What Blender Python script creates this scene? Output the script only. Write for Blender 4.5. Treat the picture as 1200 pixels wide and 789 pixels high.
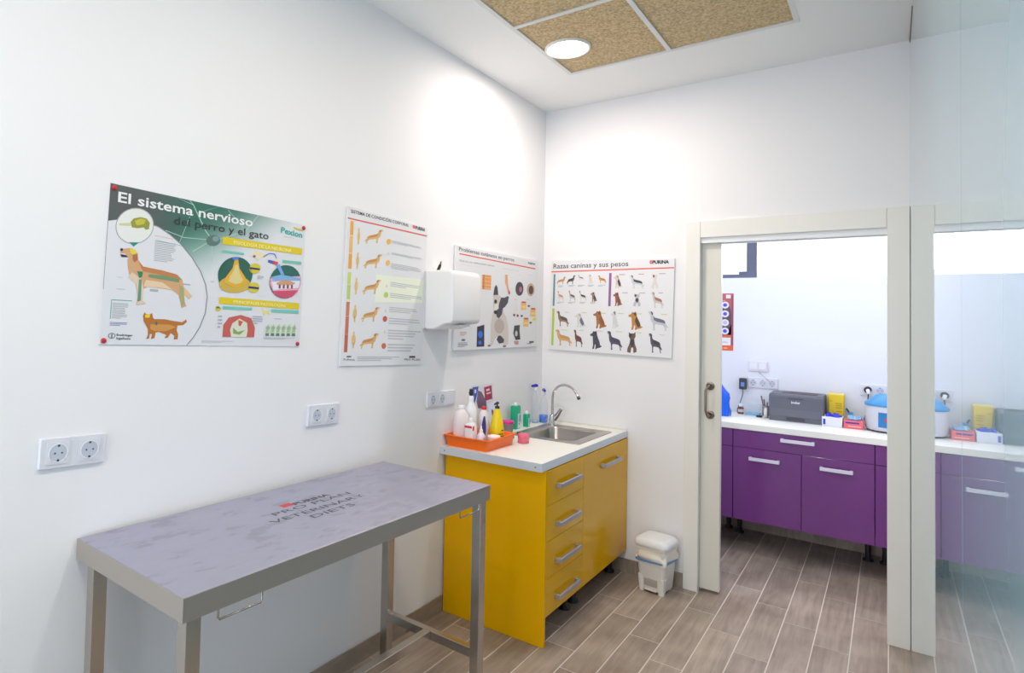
import bpy, bmesh, math, random
from mathutils import Matrix, Vector
random.seed(7)
S = bpy.context.scene
for o in list(bpy.data.objects): bpy.data.objects.remove(o)
COL = S.collection

# ---------------------------------------------------------------- camera
YAW, PITCH, ROLL = 0.6687, 0.0301, 0.0233
cam_data = bpy.data.cameras.new('camera'); cam = bpy.data.objects.new('camera', cam_data); COL.objects.link(cam)
cam_data.sensor_width = 36.0; cam_data.lens = 36.0*724.43/1200; cam_data.shift_x = 128.32/1200; cam_data.shift_y = -46.15/1200
cam_data.clip_start = .02
_r = Vector((math.cos(YAW), math.sin(YAW), 0)); _f = Vector((-math.sin(YAW), math.cos(YAW), 0)); _u = Vector((0, 0, 1))
_f2 = _f*math.cos(PITCH)+_u*math.sin(PITCH); _u2 = _u*math.cos(PITCH)-_f*math.sin(PITCH)
_r3 = _r*math.cos(ROLL)+_u2*math.sin(ROLL); _u3 = _u2*math.cos(ROLL)-_r*math.sin(ROLL)
cam.matrix_world = Matrix(((_r3.x, _u3.x, -_f2.x, 1.8681), (_r3.y, _u3.y, -_f2.y, -3.9187), (_r3.z, _u3.z, -_f2.z, 1.5519), (0, 0, 0, 1)))
S.camera = cam

# ---------------------------------------------------------------- world, lights, exposure
W_ = bpy.data.worlds.new('daylight'); S.world = W_; W_.use_nodes = True
bg = W_.node_tree.nodes['Background']; bg.inputs[0].default_value = (.80, .90, 1.0, 1); bg.inputs[1].default_value = 1.6
S.view_settings.view_transform = 'Standard'; S.view_settings.look = 'None'; S.view_settings.gamma = 1; S.view_settings.use_curve_mapping = False
S.view_settings.exposure = 0.38
def rect_area_light(name, loc, rot, sx, sy, power, col):
    l = bpy.data.lights.new(name, 'AREA'); l.shape = 'RECTANGLE'; l.size = sx; l.size_y = sy; l.energy = power; l.color = col
    o = bpy.data.objects.new(name, l); COL.objects.link(o); o.location = loc; o.rotation_euler = rot; return o
rect_area_light('rear_fill_light', (.97, -5.75, 1.45), (math.radians(-90), 0, math.radians(180)), 1.9, 2.6, 30, (.86, .93, 1))  # added fill lamp behind the viewer, brightens the front room
rect_area_light('clerestory_daylight', (1.2, 1.62, 2.25), (math.radians(-75), 0, 0), 2.2, .6, 40, (.88, .92, 1))

# ---------------------------------------------------------------- helpers
def lin(c):
    return tuple((v/12.92 if v <= .04045 else ((v+.055)/1.055)**2.4) for v in [k/255 for k in c])
_mc = {}
def mat(c, rough=.5, metal=0.0, alpha=1.0, bump=0.0, scale=80, trans=0, coat=0, emis=0, var=0, ior=1.5, spec=.5):
    key = (tuple(c), rough, metal, alpha, bump, scale, trans, coat, emis, var, ior, spec)
    if key in _mc: return _mc[key]
    m = bpy.data.materials.new('paint_%d' % len(_mc)); m.use_nodes = True; nt = m.node_tree; b = nt.nodes['Principled BSDF']
    L = lin(c)+(1,)
    b.inputs['Base Color'].default_value = L; b.inputs['Roughness'].default_value = rough; b.inputs['Metallic'].default_value = metal
    b.inputs['Alpha'].default_value = alpha; b.inputs['Transmission Weight'].default_value = trans; b.inputs['Coat Weight'].default_value = coat
    b.inputs['Coat Roughness'].default_value = .03; b.inputs['IOR'].default_value = ior; b.inputs['Specular IOR Level'].default_value = spec
    if emis:
        b.inputs['Emission Color'].default_value = L; b.inputs['Emission Strength'].default_value = emis
    if bump or var:
        tc = nt.nodes.new('ShaderNodeTexCoord'); n = nt.nodes.new('ShaderNodeTexNoise'); n.inputs['Scale'].default_value = scale; n.inputs['Detail'].default_value = 3
        nt.links.new(tc.outputs['Object'], n.inputs['Vector'])
        if bump:
            bp = nt.nodes.new('ShaderNodeBump'); bp.inputs['Strength'].default_value = bump; bp.inputs['Distance'].default_value = .002
            nt.links.new(n.outputs['Fac'], bp.inputs['Height']); nt.links.new(bp.outputs[0], b.inputs['Normal'])
        if var:
            r = nt.nodes.new('ShaderNodeValToRGB'); r.color_ramp.elements[0].color = tuple(v*(1-var) for v in L[:3])+(1,); r.color_ramp.elements[1].color = tuple(min(1, v*(1+var)) for v in L[:3])+(1,)
            r.color_ramp.elements[0].position = .3; r.color_ramp.elements[1].position = .7
            nt.links.new(n.outputs['Fac'], r.inputs[0]); nt.links.new(r.outputs[0], b.inputs['Base Color'])
    _mc[key] = m; return m

class MB:
    def __init__(s): s.v = []; s.f = []; s.m = []; s.sm = []; s.mi = 0; s.T = Matrix.Identity(4)
    def add(s, vs, fs, smooth=False):
        k = len(s.v); s.v += [tuple(s.T @ Vector(p)) for p in vs]
        for f in fs: s.f.append([i+k for i in f]); s.m.append(s.mi); s.sm.append(smooth)
        return s
    def box(s, x0, x1, y0, y1, z0, z1):
        return s.add([(x0, y0, z0), (x1, y0, z0), (x1, y1, z0), (x0, y1, z0), (x0, y0, z1), (x1, y0, z1), (x1, y1, z1), (x0, y1, z1)],
                     [(0, 3, 2, 1), (4, 5, 6, 7), (0, 1, 5, 4), (1, 2, 6, 5), (2, 3, 7, 6), (3, 0, 4, 7)])
    def loft(s, rings, cap0=True, cap1=True, smooth=True):
        n = len(rings[0]); vs = [p for r in rings for p in r]; fs = []
        for i in range(len(rings)-1):
            for j in range(n): fs.append((i*n+j, i*n+(j+1) % n, (i+1)*n+(j+1) % n, (i+1)*n+j))
        s.add(vs, fs, smooth)
        if cap0: s.add(rings[0], [tuple(range(n))[::-1]])
        if cap1: s.add(rings[-1], [tuple(range(n))])
        return s
    def lathe(s, prof, cx=0, cy=0, n=24, z0=0, axis='z', cap=True):
        def P(r, z, a):
            x, y = r*math.cos(a), r*math.sin(a)
            if axis == 'z': return (cx+x, cy+y, z0+z)
            if axis == 'x': return (z0+z, cx+x, cy+y)
            return (cx+x, z0+z, cy+y)
        sgn = -1 if axis == 'y' else 1
        return s.loft([[P(max(r, 1e-4), z, sgn*2*math.pi*i/n) for i in range(n)] for r, z in prof], cap, cap)
    def cyl(s, r, a, b, n=16, r2=None):
        return s.tube([a, b], [r, r if r2 is None else r2], n)
    def tube(s, pts, r, n=10):
        pts = [Vector(p) for p in pts]; rs = r if isinstance(r, (list, tuple)) else [r]*len(pts); rings = []; up = None
        for i, p in enumerate(pts):
            t = (pts[min(i+1, len(pts)-1)]-pts[max(i-1, 0)]).normalized()
            if up is None: up = t.orthogonal().normalized()
            up = (up-t*up.dot(t)).normalized(); w = t.cross(up)
            rings.append([tuple(p+(up*math.cos(2*math.pi*k/n)+w*math.sin(2*math.pi*k/n))*rs[i]) for k in range(n)])
        return s.loft(rings)
    def prism(s, poly, axis, a, b):
        # poly in the two other axes (in cyclic order), extruded along axis
        def P(u, v, w): return {'x': (w, u, v), 'y': (v, w, u), 'z': (u, v, w)}[axis]
        n = len(poly); vs = [P(u, v, a) for u, v in poly]+[P(u, v, b) for u, v in poly]
        return s.add(vs, [tuple(range(n))[::-1], tuple(range(n, 2*n))]+[(i, (i+1) % n, n+(i+1) % n, n+i) for i in range(n)])
    def build(s, name, mats, parent=None, bevel=0, seg=2, smooth=None, **tags):
        me = bpy.data.meshes.new(name); me.from_pydata(s.v, [], s.f)
        if not isinstance(mats, (list, tuple)): mats = [mats]
        for m in mats: me.materials.append(m)
        for p, mi, sm in zip(me.polygons, s.m, s.sm): p.material_index = min(mi, len(mats)-1); p.use_smooth = sm if smooth is None else smooth
        me.update(); o = bpy.data.objects.new(name, me); COL.objects.link(o)
        if parent: o.parent = parent
        if bevel:
            b = o.modifiers.new('bevel', 'BEVEL'); b.width = bevel; b.segments = seg; b.limit_method = 'ANGLE'; b.angle_limit = math.radians(40)
        for k, v in tags.items(): o[k] = v
        return o
def Bx(x0, x1, y0, y1, z0, z1): return MB().box(x0, x1, y0, y1, z0, z1)
def rr(z, hx, hy, r, cx=0, cy=0, n=4):
    r = min(r, hx*.999, hy*.999); P = []
    for qx, qy, a0 in ((1, 1, 0), (-1, 1, 90), (-1, -1, 180), (1, -1, 270)):
        for i in range(n+1):
            a = math.radians(a0+90*i/n); P.append((cx+qx*(hx-r)+r*math.cos(a), cy+qy*(hy-r)+r*math.sin(a), z))
    return P
def thing(name, label, cat, loc=(0, 0, 0), rot=0, group=None):
    o = bpy.data.objects.new(name, None); COL.objects.link(o); o.location = loc; o.rotation_euler = (0, 0, rot); o.empty_display_size = .05
    o['label'] = label; o['category'] = cat
    if group: o['group'] = group
    return o
def place(o, X, Y, Z, loc): o.matrix_world = Matrix(((X[0], Y[0], Z[0], loc[0]), (X[1], Y[1], Z[1], loc[1]), (X[2], Y[2], Z[2], loc[2]), (0, 0, 0, 1)))
def on_left_wall(o, y, z, tilt=0, x=.0):
    c, s = math.cos(tilt), math.sin(tilt); place(o, (0, c, s), (0, -s, c), (1, 0, 0), (x, y, z))
def on_far_wall(o, x, z, tilt=0, y=0.0):
    c, s = math.cos(tilt), math.sin(tilt); place(o, (c, 0, s), (-s, 0, c), (0, -1, 0), (x, y, z))
def struct(o): o['kind'] = 'structure'; return o
def text_mesh(body, size_w, size_h, bold=0):
    cu = bpy.data.curves.new('t', 'FONT'); cu.body = body; cu.resolution_u = 2; cu.offset = bold
    o = bpy.data.objects.new('t', cu); COL.objects.link(o); bpy.context.view_layer.update()
    me = bpy.data.meshes.new_from_object(o.evaluated_get(bpy.context.evaluated_depsgraph_get()))
    V = [tuple(v.co) for v in me.vertices]; F = [tuple(p.vertices) for p in me.polygons]
    bpy.data.objects.remove(o); bpy.data.curves.remove(cu); bpy.data.meshes.remove(me)
    x0 = min(v[0] for v in V); x1 = max(v[0] for v in V); sx = size_w/(x1-x0); sy = size_h/.70
    return [((v[0]-x0)*sx, v[1]*sy, 0) for v in V], F
ART_COLOURS=[(170,205,192),(95,120,115),(130,155,150),(226,226,232),(140,142,148),(240,240,240),(58,58,60),(170,172,170),(232,232,228),(150,150,60),(196,190,70),(205,208,160),(40,150,135),(214,166,124),(228,206,180),(232,205,170),(196,128,78),(120,150,110),(60,130,100),(110,150,125),(170,170,120),(235,215,60),(180,115,70),(50,48,72),(40,36,50),(228,190,150),(186,116,52),(210,150,80),(240,215,40),(70,120,90),(176,178,184),(230,160,110),(120,180,165),(70,165,145),(170,172,180),(110,110,170),(205,206,212),(176,178,186),(110,112,120),(220,220,226),(70,72,80),(56,176,168),(226,206,40),(220,140,110),(226,202,30),(248,240,170),(120,200,184),(48,100,86),(206,176,80),(232,176,50),(226,206,140),(80,130,220),(216,200,60),(46,44,110),(48,104,96),(236,170,190),(206,80,110),(236,232,246),(130,180,226),(210,160,120),(150,70,90),(120,170,226),(236,222,186),(120,90,130),(100,130,210),(70,90,190),(214,70,80),(200,98,88),(222,222,206),(206,100,70),(140,170,90),(206,196,60),(100,110,60),(190,206,120),(90,140,110),(150,190,160),(236,222,130),(60,58,62),(236,110,110),(40,38,42),(226,96,84),(240,178,78),(238,190,120),(242,170,66),(206,220,110),(192,214,120),(212,128,96),(206,116,92),(198,104,80),(243,245,226),(238,206,140),(234,196,130),(226,180,112),(206,146,84),(190,120,72),(244,180,80),(244,190,110),(190,220,100),(206,90,70),(212,110,90),(240,206,190),(196,196,202),(186,186,192),(120,120,126),(110,110,116),(90,90,96),(66,62,66),(226,84,72),(50,48,52),(110,104,108),(190,186,190),(130,126,130),(226,120,110),(120,118,124),(150,146,150),(226,150,140),(236,160,90),(246,206,150),(206,110,60),(236,170,120),(206,80,60),(214,204,196),(62,60,70),(70,68,80),(40,38,46),(236,228,222),(74,70,78),(190,178,168),(120,100,100),(66,62,74),(190,110,140),(206,170,140),(86,62,60),(236,226,226),(130,60,70),(240,190,120),(206,80,50),(250,216,120),(120,60,70),(232,220,60),(36,36,66),(40,110,226),(56,54,64),(206,206,210),(206,150,150),(70,64,66),(226,110,98),(96,136,150),(146,96,156),(186,206,70),(206,160,100),(190,140,90),(120,76,60),(110,90,90),(66,64,74),(70,60,66),(222,216,212),(110,110,124),(206,150,90),(214,160,96),(190,120,60),(226,206,190),(200,150,110),(160,80,60),(200,190,190),(110,96,96),(150,120,100),(90,70,60),(216,200,186),(196,150,90),(206,208,214),(160,90,70),(150,90,70),(130,74,60),(120,66,54),(190,190,200),(206,196,190),(170,120,96),(150,120,96),(96,90,80),(70,66,66),(214,212,210),(190,176,150),(170,110,66),(150,90,50),(130,74,46),(212,212,216),(190,130,60),(90,70,50),(100,70,50),(196,198,206),(216,166,110),(200,150,96),(120,80,66),(106,70,60),(100,60,50),(74,74,88),(60,60,72),(80,80,98),(70,70,86),(62,62,76),(110,86,70),(60,58,66),(54,52,58),(84,84,92),(66,66,76),(60,60,66),(150,176,180),(176,130,176),(196,206,110),(184,92,92),(206,100,72),(226,100,56),(92,70,84),(224,220,232),(84,70,206),(90,76,214),(190,184,200),(70,70,216),(226,200,190),(232,230,238),(60,150,206),(222,222,232),(230,190,190),(250,200,180),(240,190,190)]
ART={'nervous':(0.803,0.492,[
('nerve_cell_picture',0,2,[2700,4910,2851,4778,2885,4793,2734,4910]),
('nerve_cell_picture',0,2,[2852,4775,3014,4523,3046,4544,2884,4796]),
('nerve_cell_picture',0,2,[3014,4523,3382,3975,3415,3995,3046,4544]),
('nerve_cell_picture',0,2,[3383,3973,3666,3685,3696,3709,3413,3997]),
('nerve_cell_picture',0,2,[2877,4796,2248,4910,2230,4910,2859,4775]),
('nerve_cell_picture',0,2,[3034,4527,3876,4910,3869,4910,3027,4540]),
('nerve_cell_picture',0,2,[5603,4910,5067,4245,5101,4230,5639,4910]),
('nerve_cell_picture',0,2,[5077,4253,3866,3739,3879,3709,5090,4222]),
('nerve_cell_picture',0,2,[4257,4867,5076,4231,5092,4245,4272,4881]),
('nerve_cell_picture',0,2,[3671,3710,2930,3206,2950,3181,3691,3685]),
('nerve_cell_picture',0,2,[3667,3694,3714,2957,3743,2962,3695,3700]),
('nerve_cell_picture',0,2,[3682,3710,2586,3637,2584,3613,3680,3685]),
('nerve_cell_picture',0,2,[2589,3637,1907,3772,1898,3749,2580,3613]),
('nerve_cell_picture',0,2,[2753,4368,2403,3366,2419,3363,2770,4366]),
('nerve_cell_picture',1,3,[4018,3727,4004,3663,3962,3602,3898,3549,3817,3510,3728,3489,3640,3487,3561,3505,3499,3540,3459,3589,3445,3648,3459,3711,3499,3771,3561,3824,3640,3863,3728,3886,3817,3889,3898,3872,3962,3837,4004,3787]),
('nerve_cell_picture',2,4,[3960,3777,3953,3745,3934,3715,3904,3689,3866,3669,3824,3659,3783,3658,3745,3667,3716,3685,3697,3710,3690,3740,3697,3771,3716,3802,3745,3828,3783,3847,3824,3858,3866,3859,3904,3850,3934,3832,3953,3807]),
('white_disc',3,3,[10,3759,273,3833,792,3917,1255,3918,1656,3830,2070,3646,2497,3376,2940,2985,3305,2539,3529,2117,3624,1713,3586,1135,3398,637,3167,267,2940,10,10,10]),
('white_disc',4,4,[1250,3903,1650,3815,1662,3845,1261,3933]),
('white_disc',4,4,[1647,3816,2061,3631,2079,3660,1665,3844]),
('white_disc',4,4,[2059,3632,2486,3363,2509,3390,2080,3659]),
('white_disc',4,4,[2484,3364,2927,2973,2953,2997,2510,3388]),
('white_disc',4,4,[2925,2975,3290,2528,3321,2549,2955,2996]),
('white_disc',4,4,[3288,2531,3512,2109,3546,2125,3322,2547]),
('white_disc',4,4,[3511,2112,3605,1708,3642,1717,3548,2122]),
('white_disc',4,4,[3605,1713,3567,1135,3605,1135,3643,1713]),
('white_disc',4,4,[3568,1139,3380,642,3416,632,3604,1130]),
('white_disc',4,4,[3382,644,3151,275,3183,259,3414,629]),
('white_disc',4,4,[3152,277,2926,10,2954,10,3182,257]),
('title_text',5,5,'El sistema nervioso',(0.0258,0.4392),0.5124,0.0316,0.01,0.018),
('subtitle_text',6,5,'del perro y el gato',(0.2179,0.402),0.3977,0.0265,0.014,0.01),
('brain_picture',7,4,[1486,3834,1470,3700,1421,3568,1343,3446,1241,3338,1119,3252,985,3192,845,3159,707,3155,577,3180,462,3232,366,3308,295,3405,251,3517,236,3640,251,3767,295,3893,366,4012,462,4118,577,4205,707,4271,845,4310,985,4321,1119,4302,1241,4253,1343,4178,1421,4080,1470,3963]),
('brain_picture',8,5,[1454,3829,1438,3702,1392,3577,1319,3461,1221,3359,1105,3277,978,3220,845,3188,713,3184,590,3208,480,3257,389,3329,321,3421,279,3528,265,3644,279,3765,321,3885,389,3997,480,4098,590,4181,713,4243,845,4280,978,4290,1105,4272,1221,4227,1319,4155,1392,4062,1438,3951]),
('brain_picture',9,6,[701,3837,792,3962,1021,4044,1216,4032,1335,3916,1319,3710,1216,3672,1138,3735,944,3676,754,3676]),
('brain_picture',10,7,[830,3894,1021,4000,1193,3983,1138,3832,906,3759]),
('brain_picture',11,6,[345,3729,716,3817,716,3714,345,3671]),
('brain_picture',12,5,[701,3198,1021,3241,853,3078]),
('dog_picture',13,5,[441,2830,463,2949,566,2976,716,3017,883,3001,1006,2883,1037,2678,1216,2496,1902,2435,2411,2359,2620,2203,2690,1971,2868,1825,3030,1675,2922,1572,2717,1718,2743,1497,2832,1327,2655,1254,2602,1449,2515,1681,2282,1823,1902,1849,1414,1859,1271,1788,1271,1412,1398,1314,1068,1251,1099,1551,1006,1917,807,2085,716,2408,686,2639,716,2716,477,2718,448,2773,626,2779,611,2836]),
('dog_picture',14,6,[731,2115,1021,1918,1099,1551,1083,1267,1382,1320,1271,1412,1271,1788,1193,2081,868,2275]),
('dog_picture',15,6,[1271,1863,1902,1865,2282,1838,1902,2050,1335,2078]),
('dog_picture',16,6,[1037,2648,1216,2488,1902,2427,2411,2351,2620,2188,1902,2281,1216,2338]),
('dog_picture',17,7,[1414,2267,1902,2281,2497,2225,2515,2100,1902,2142,1414,2176]),
('dog_picture',18,7,[1021,2327,1216,2323,1193,2156,1099,2111]),
('dog_picture',19,7,[1099,2073,1193,2081,1208,1408,1099,1365]),
('dog_picture',20,7,[2515,2037,2690,1923,2761,1419,2637,1332]),
('dog_picture',21,7,[731,2982,883,3001,975,2909,853,2820,746,2881]),
('dog_picture',22,6,[837,2818,991,2866,1021,2676,914,2590,853,2672]),
('dog_picture',23,6,[448,2794,626,2779,701,2729,492,2705]),
('dog_picture',24,6,[522,2941,520,2928,513,2915,504,2904,491,2896,477,2892,464,2893,451,2897,442,2906,435,2917,433,2930,435,2944,442,2957,451,2968,464,2976,477,2979,491,2979,504,2974,513,2966,520,2955]),
('dog_picture',25,6,[2690,1971,2868,1825,3030,1675,2922,1572,2717,1734]),
('cat_picture',26,5,[1319,933,1358,1040,1438,983,1542,987,1623,1036,1656,900,1697,841,2070,853,2454,803,2717,780,2850,880,2895,801,2761,685,2550,664,2532,506,2593,364,2585,206,2445,197,2463,315,2325,407,2222,250,2103,233,2171,343,1902,432,1787,414,1762,230,1640,198,1664,351,1591,365,1575,213,1478,197,1526,334,1510,516,1414,665,1350,754]),
('cat_picture',27,6,[1591,670,2239,687,2497,615,2154,467,1738,459,1591,517]),
('cat_picture',28,6,[1382,966,1559,988,1542,881,1398,876]),
('cat_picture',29,7,[1828,707,1826,688,1820,670,1811,657,1800,648,1787,644,1774,647,1763,655,1754,669,1748,686,1746,704,1748,723,1754,741,1763,755,1774,764,1787,767,1800,764,1811,756,1820,743,1826,726]),
('small_print',30,4,[1559,3367,2280,3367,2280,3343,1559,3343]),
('small_print',30,4,[1559,3310,2305,3310,2305,3287,1559,3287]),
('small_print',30,4,[1559,3254,2249,3254,2249,3230,1559,3230]),
('small_print',30,4,[1559,3197,2295,3197,2295,3173,1559,3173]),
('small_print',30,4,[1559,3141,2312,3141,2312,3117,1559,3117]),
('small_print',30,4,[1559,3084,2248,3084,2248,3060,1559,3060]),
('small_print',30,4,[1559,3027,2149,3027,2149,3004,1559,3004]),
('small_print',30,4,[1559,2971,2172,2971,2172,2947,1559,2947]),
('small_print',30,4,[1559,2914,2178,2914,2178,2891,1559,2891]),
('small_print',30,4,[1559,2858,2283,2858,2283,2834,1559,2834]),
('small_print',30,4,[1559,2801,2222,2801,2222,2777,1559,2777]),
('small_print',30,4,[1559,2745,2042,2745,2042,2721,1559,2721]),
('small_print',31,4,[1533,3530,2195,3500,2198,3516,1536,3546]),
('small_print',32,4,[1589,3386,2513,3323,2517,3339,1593,3402]),
('small_print',33,4,[269,1369,269,792,291,793,291,1370]),
('small_print',33,4,[279,1358,928,1366,930,1389,280,1380]),
('small_print',34,4,[323,1285,808,1285,808,1264,323,1264]),
('small_print',34,4,[323,1235,817,1235,817,1214,323,1214]),
('small_print',34,4,[323,1184,803,1184,803,1163,323,1163]),
('small_print',34,4,[323,1134,712,1134,712,1113,323,1113]),
('small_print',34,4,[323,1084,725,1084,725,1063,323,1063]),
('small_print',34,4,[323,1033,728,1033,728,1012,323,1012]),
('small_print',34,4,[323,983,729,983,729,962,323,962]),
('small_print',34,4,[323,933,805,933,805,912,323,912]),
('small_print',34,4,[323,883,791,883,791,861,323,861]),
('small_print',34,4,[323,832,598,832,598,811,323,811]),
('small_print',35,4,[273,692,821,692,821,674,273,674]),
('small_print',35,4,[273,649,801,649,801,631,273,631]),
('small_print',35,4,[273,606,595,606,595,588,273,588]),
('small_print',36,4,[3492,180,4844,180,4844,164,3492,164]),
('small_print',36,4,[3492,141,4250,141,4250,125,3492,125]),
('small_print',37,4,[404,2086,570,2086,570,2073,404,2073]),
('small_print',37,4,[404,1724,670,1724,670,1707,404,1707]),
('small_print',37,4,[2585,2082,2936,2082,2936,2032,2585,2032]),
('small_print',37,4,[1494,1804,1780,1804,1780,1722,1494,1722]),
('small_print',37,4,[4116,1979,4630,1979,4630,1973,4116,1973]),
('small_print',37,4,[5731,2647,6031,2647,6031,2627,5731,2627]),
('small_print',37,4,[5731,2599,6037,2599,6037,2579,5731,2579]),
('small_print',37,4,[5731,2551,5951,2551,5951,2531,5731,2531]),
('small_print',37,4,[5786,1896,6150,1896,6150,1892,5786,1892]),
('small_print',37,4,[5786,1886,5972,1886,5972,1882,5786,1882]),
('small_print',37,4,[3728,2257,3863,2257,3863,2231,3728,2231]),
('small_print',37,4,[4771,1271,5179,1271,5179,1265,4771,1265]),
('small_print',37,4,[4116,1073,4272,1073,4272,1021,4116,1021]),
('small_print',37,4,[4116,948,4289,948,4289,896,4116,896]),
('small_print',37,4,[4116,824,4294,824,4294,771,4116,771]),
('small_print',37,4,[4116,699,4225,699,4225,646,4116,646]),
('small_print',37,4,[5621,1133,6068,1133,6068,1097,5621,1097]),
('small_print',37,4,[5621,1048,6102,1048,6102,1012,5621,1012]),
('small_print',37,4,[5621,963,6084,963,6084,927,5621,927]),
('small_print',37,4,[5621,877,5870,877,5870,841,5621,841]),
('small_print',37,4,[6179,343,7720,343,7720,327,6179,327]),
('small_print',37,4,[6179,304,7252,304,7252,288,6179,288]),
('small_print',37,4,[6641,1081,7033,1081,7033,1060,6641,1060]),
('company_logo',38,4,[477,276,472,249,455,225,429,205,396,193,360,188,324,192,291,204,266,223,249,247,244,273,249,300,266,324,291,344,324,357,360,362,396,358,429,346,455,327,472,303]),
('company_logo',39,5,[448,276,444,256,431,237,412,223,387,213,360,210,333,213,308,222,289,236,277,254,273,274,277,294,289,312,308,327,333,336,360,340,387,337,412,328,431,314,444,296]),
('company_logo',38,6,[338,332,382,332,382,217,338,217]),
('company_logo',40,5,'Boehringer',(0.0507,0.0276),0.0514,0.0066,-0.016,0.02),
('company_logo',40,5,'Ingelheim',(0.0507,0.0175),0.0453,0.0065,-0.026,0.02),
('product_logo',41,4,'Pexion',(0.6736,0.444),0.1128,0.0221,-0.046,0.03),
('product_logo',42,4,'Nuevo',(0.7388,0.4659),0.0527,0.0122,0.008,0.03),
('product_logo',43,4,[6854,4301,7450,4301,7450,4310,6854,4310]),
('yellow_band',44,4,[4116,3883,7889,3962,7889,3704,4116,3615]),
('yellow_band',44,4,[4116,1728,7889,1747,7889,1499,4116,1493]),
('yellow_band',45,5,'FISIOLOGÍA DE LA NEURONA',(0.4586,0.3685),0.2752,0.0128,0.017,0.01),
('yellow_band',45,5,'PRINCIPALES PATOLOGÍAS',(0.473,0.1552),0.2461,0.0112,-0.001,0.01),
('teal_band',46,4,[4116,3405,5063,3419,5063,3341,4116,3313]),
('teal_band',46,4,[6902,3383,7889,3418,7889,3303,6902,3263]),
('teal_band',46,4,[4284,1418,5577,1431,5577,1334,4284,1308]),
('teal_band',46,4,[6478,1431,7889,1451,7889,1327,6478,1312]),
('cell_diagram',47,5,[5501,2653,5481,2502,5423,2356,5329,2222,5206,2107,5059,2018,4898,1958,4730,1929,4564,1934,4408,1971,4269,2037,4155,2130,4069,2244,4017,2374,3999,2513,4017,2656,4069,2796,4155,2926,4269,3040,4408,3132,4564,3197,4730,3233,4898,3236,5059,3206,5206,3143,5329,3052,5423,2935,5481,2800]),
('cell_diagram',48,6,[5425,2285,5390,2185,5290,2089,5134,2009,4941,1951,4730,1921,4522,1922,4336,1952,4191,2009,4099,2086,4067,2177,4099,2272,4191,2364,4336,2444,4522,2504,4730,2538,4941,2542,5134,2515,5290,2459,5390,2380]),
('cell_diagram',47,7,[4028,2616,4037,2672,4065,2729,4111,2784,4173,2837,4251,2886,4341,2930,4443,2967,4554,2998,4670,3019,4789,3032,4907,3036,5022,3030,5129,3014,5226,2989,5309,2955,5377,2913,5427,2865,5458,2812,5468,2755]),
('cell_diagram',49,8,[4668,3132,4812,3148,4895,2829,5190,2510,5243,2297,4771,2113,4265,2243,4314,2433,4586,2798]),
('cell_diagram',50,9,[4709,2939,4812,2950,4916,2659,5084,2432,5000,2303,4730,2230,4445,2309,4485,2482,4627,2717]),
('cell_diagram',51,9,[4833,3185,4826,3165,4805,3146,4773,3129,4733,3116,4689,3108,4644,3106,4604,3110,4573,3120,4553,3134,4546,3152,4553,3171,4573,3190,4604,3207,4644,3220,4689,3228,4733,3230,4773,3226,4805,3217,4826,3202]),
('cell_diagram',52,7,[5853,2926,5840,2864,5802,2806,5743,2757,5669,2722,5588,2705,5507,2707,5435,2727,5378,2765,5341,2815,5328,2873,5341,2934,5378,2992,5435,3040,5507,3076,5588,3094,5669,3093,5743,3073,5802,3036,5840,2985]),
('cell_diagram',53,8,[5339,2927,5819,2927,5819,2860,5339,2860]),
('cell_diagram',52,7,[5853,2203,5840,2142,5802,2084,5743,2037,5669,2004,5588,1989,5507,1993,5435,2015,5378,2054,5341,2105,5328,2164,5341,2224,5378,2281,5435,2328,5507,2362,5588,2378,5669,2375,5743,2353,5802,2315,5840,2263]),
('cell_diagram',53,8,[5339,2217,5819,2217,5819,2139,5339,2139]),
('cell_diagram',54,5,[7915,2609,7894,2456,7831,2308,7732,2173,7601,2057,7445,1967,7273,1907,7094,1879,6918,1885,6752,1923,6604,1990,6483,2085,6392,2201,6335,2333,6316,2474,6335,2619,6392,2761,6483,2892,6604,3007,6752,3099,6918,3165,7094,3200,7273,3202,7445,3171,7601,3107,7732,3014,7831,2895,7894,2758]),
('cell_diagram',55,6,[6351,2613,7889,2845,7915,2513,7737,2119,7119,1881,6583,2012,6339,2386]),
('cell_diagram',56,7,[6466,2123,7800,2266,7487,1979,7094,1879,6700,1946]),
('cell_diagram',57,7,[6408,2482,7864,2652,7800,2361,6524,2172]),
('cell_diagram',58,8,[6362,2660,6878,2799,7864,2747,7915,2656,7119,2607,6524,2519]),
('cell_diagram',59,9,[6641,2456,7119,2635,7611,2536,7487,2450,6700,2387]),
('cell_diagram',60,9,[6771,2402,6866,2402,6866,2253,6771,2253]),
('cell_diagram',60,9,[6974,2418,7070,2418,7070,2268,6974,2268]),
('cell_diagram',60,9,[7179,2435,7277,2435,7277,2284,7179,2284]),
('cell_diagram',60,9,[7388,2452,7487,2452,7487,2299,7388,2299]),
('cell_diagram',61,8,[6583,3137,6759,3201,7022,2812,6854,2796]),
('nerve_diagram',62,4,[5296,3351,5512,3465,5621,3628,5786,3525,6179,3455,5897,3359,5731,3198,5621,3301]),
('nerve_diagram',63,5,[5599,3360,5596,3346,5587,3333,5572,3321,5554,3313,5534,3308,5513,3308,5495,3312,5481,3321,5472,3332,5468,3345,5472,3359,5481,3372,5495,3384,5513,3392,5534,3397,5554,3397,5572,3393,5587,3385,5596,3374]),
('nerve_diagram',64,4,[5965,3370,6248,3538,6224,3566,5942,3398]),
('nerve_diagram',64,4,[6233,3534,6498,3538,6504,3575,6239,3571]),
('nerve_diagram',64,4,[6480,3547,6573,3394,6616,3413,6522,3567]),
('nerve_diagram',65,4,[6202,3304,6432,3294,6432,3166,6202,3196]),
('nerve_diagram',66,4,[6432,3294,6688,3267,6665,3136,6432,3166]),
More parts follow.
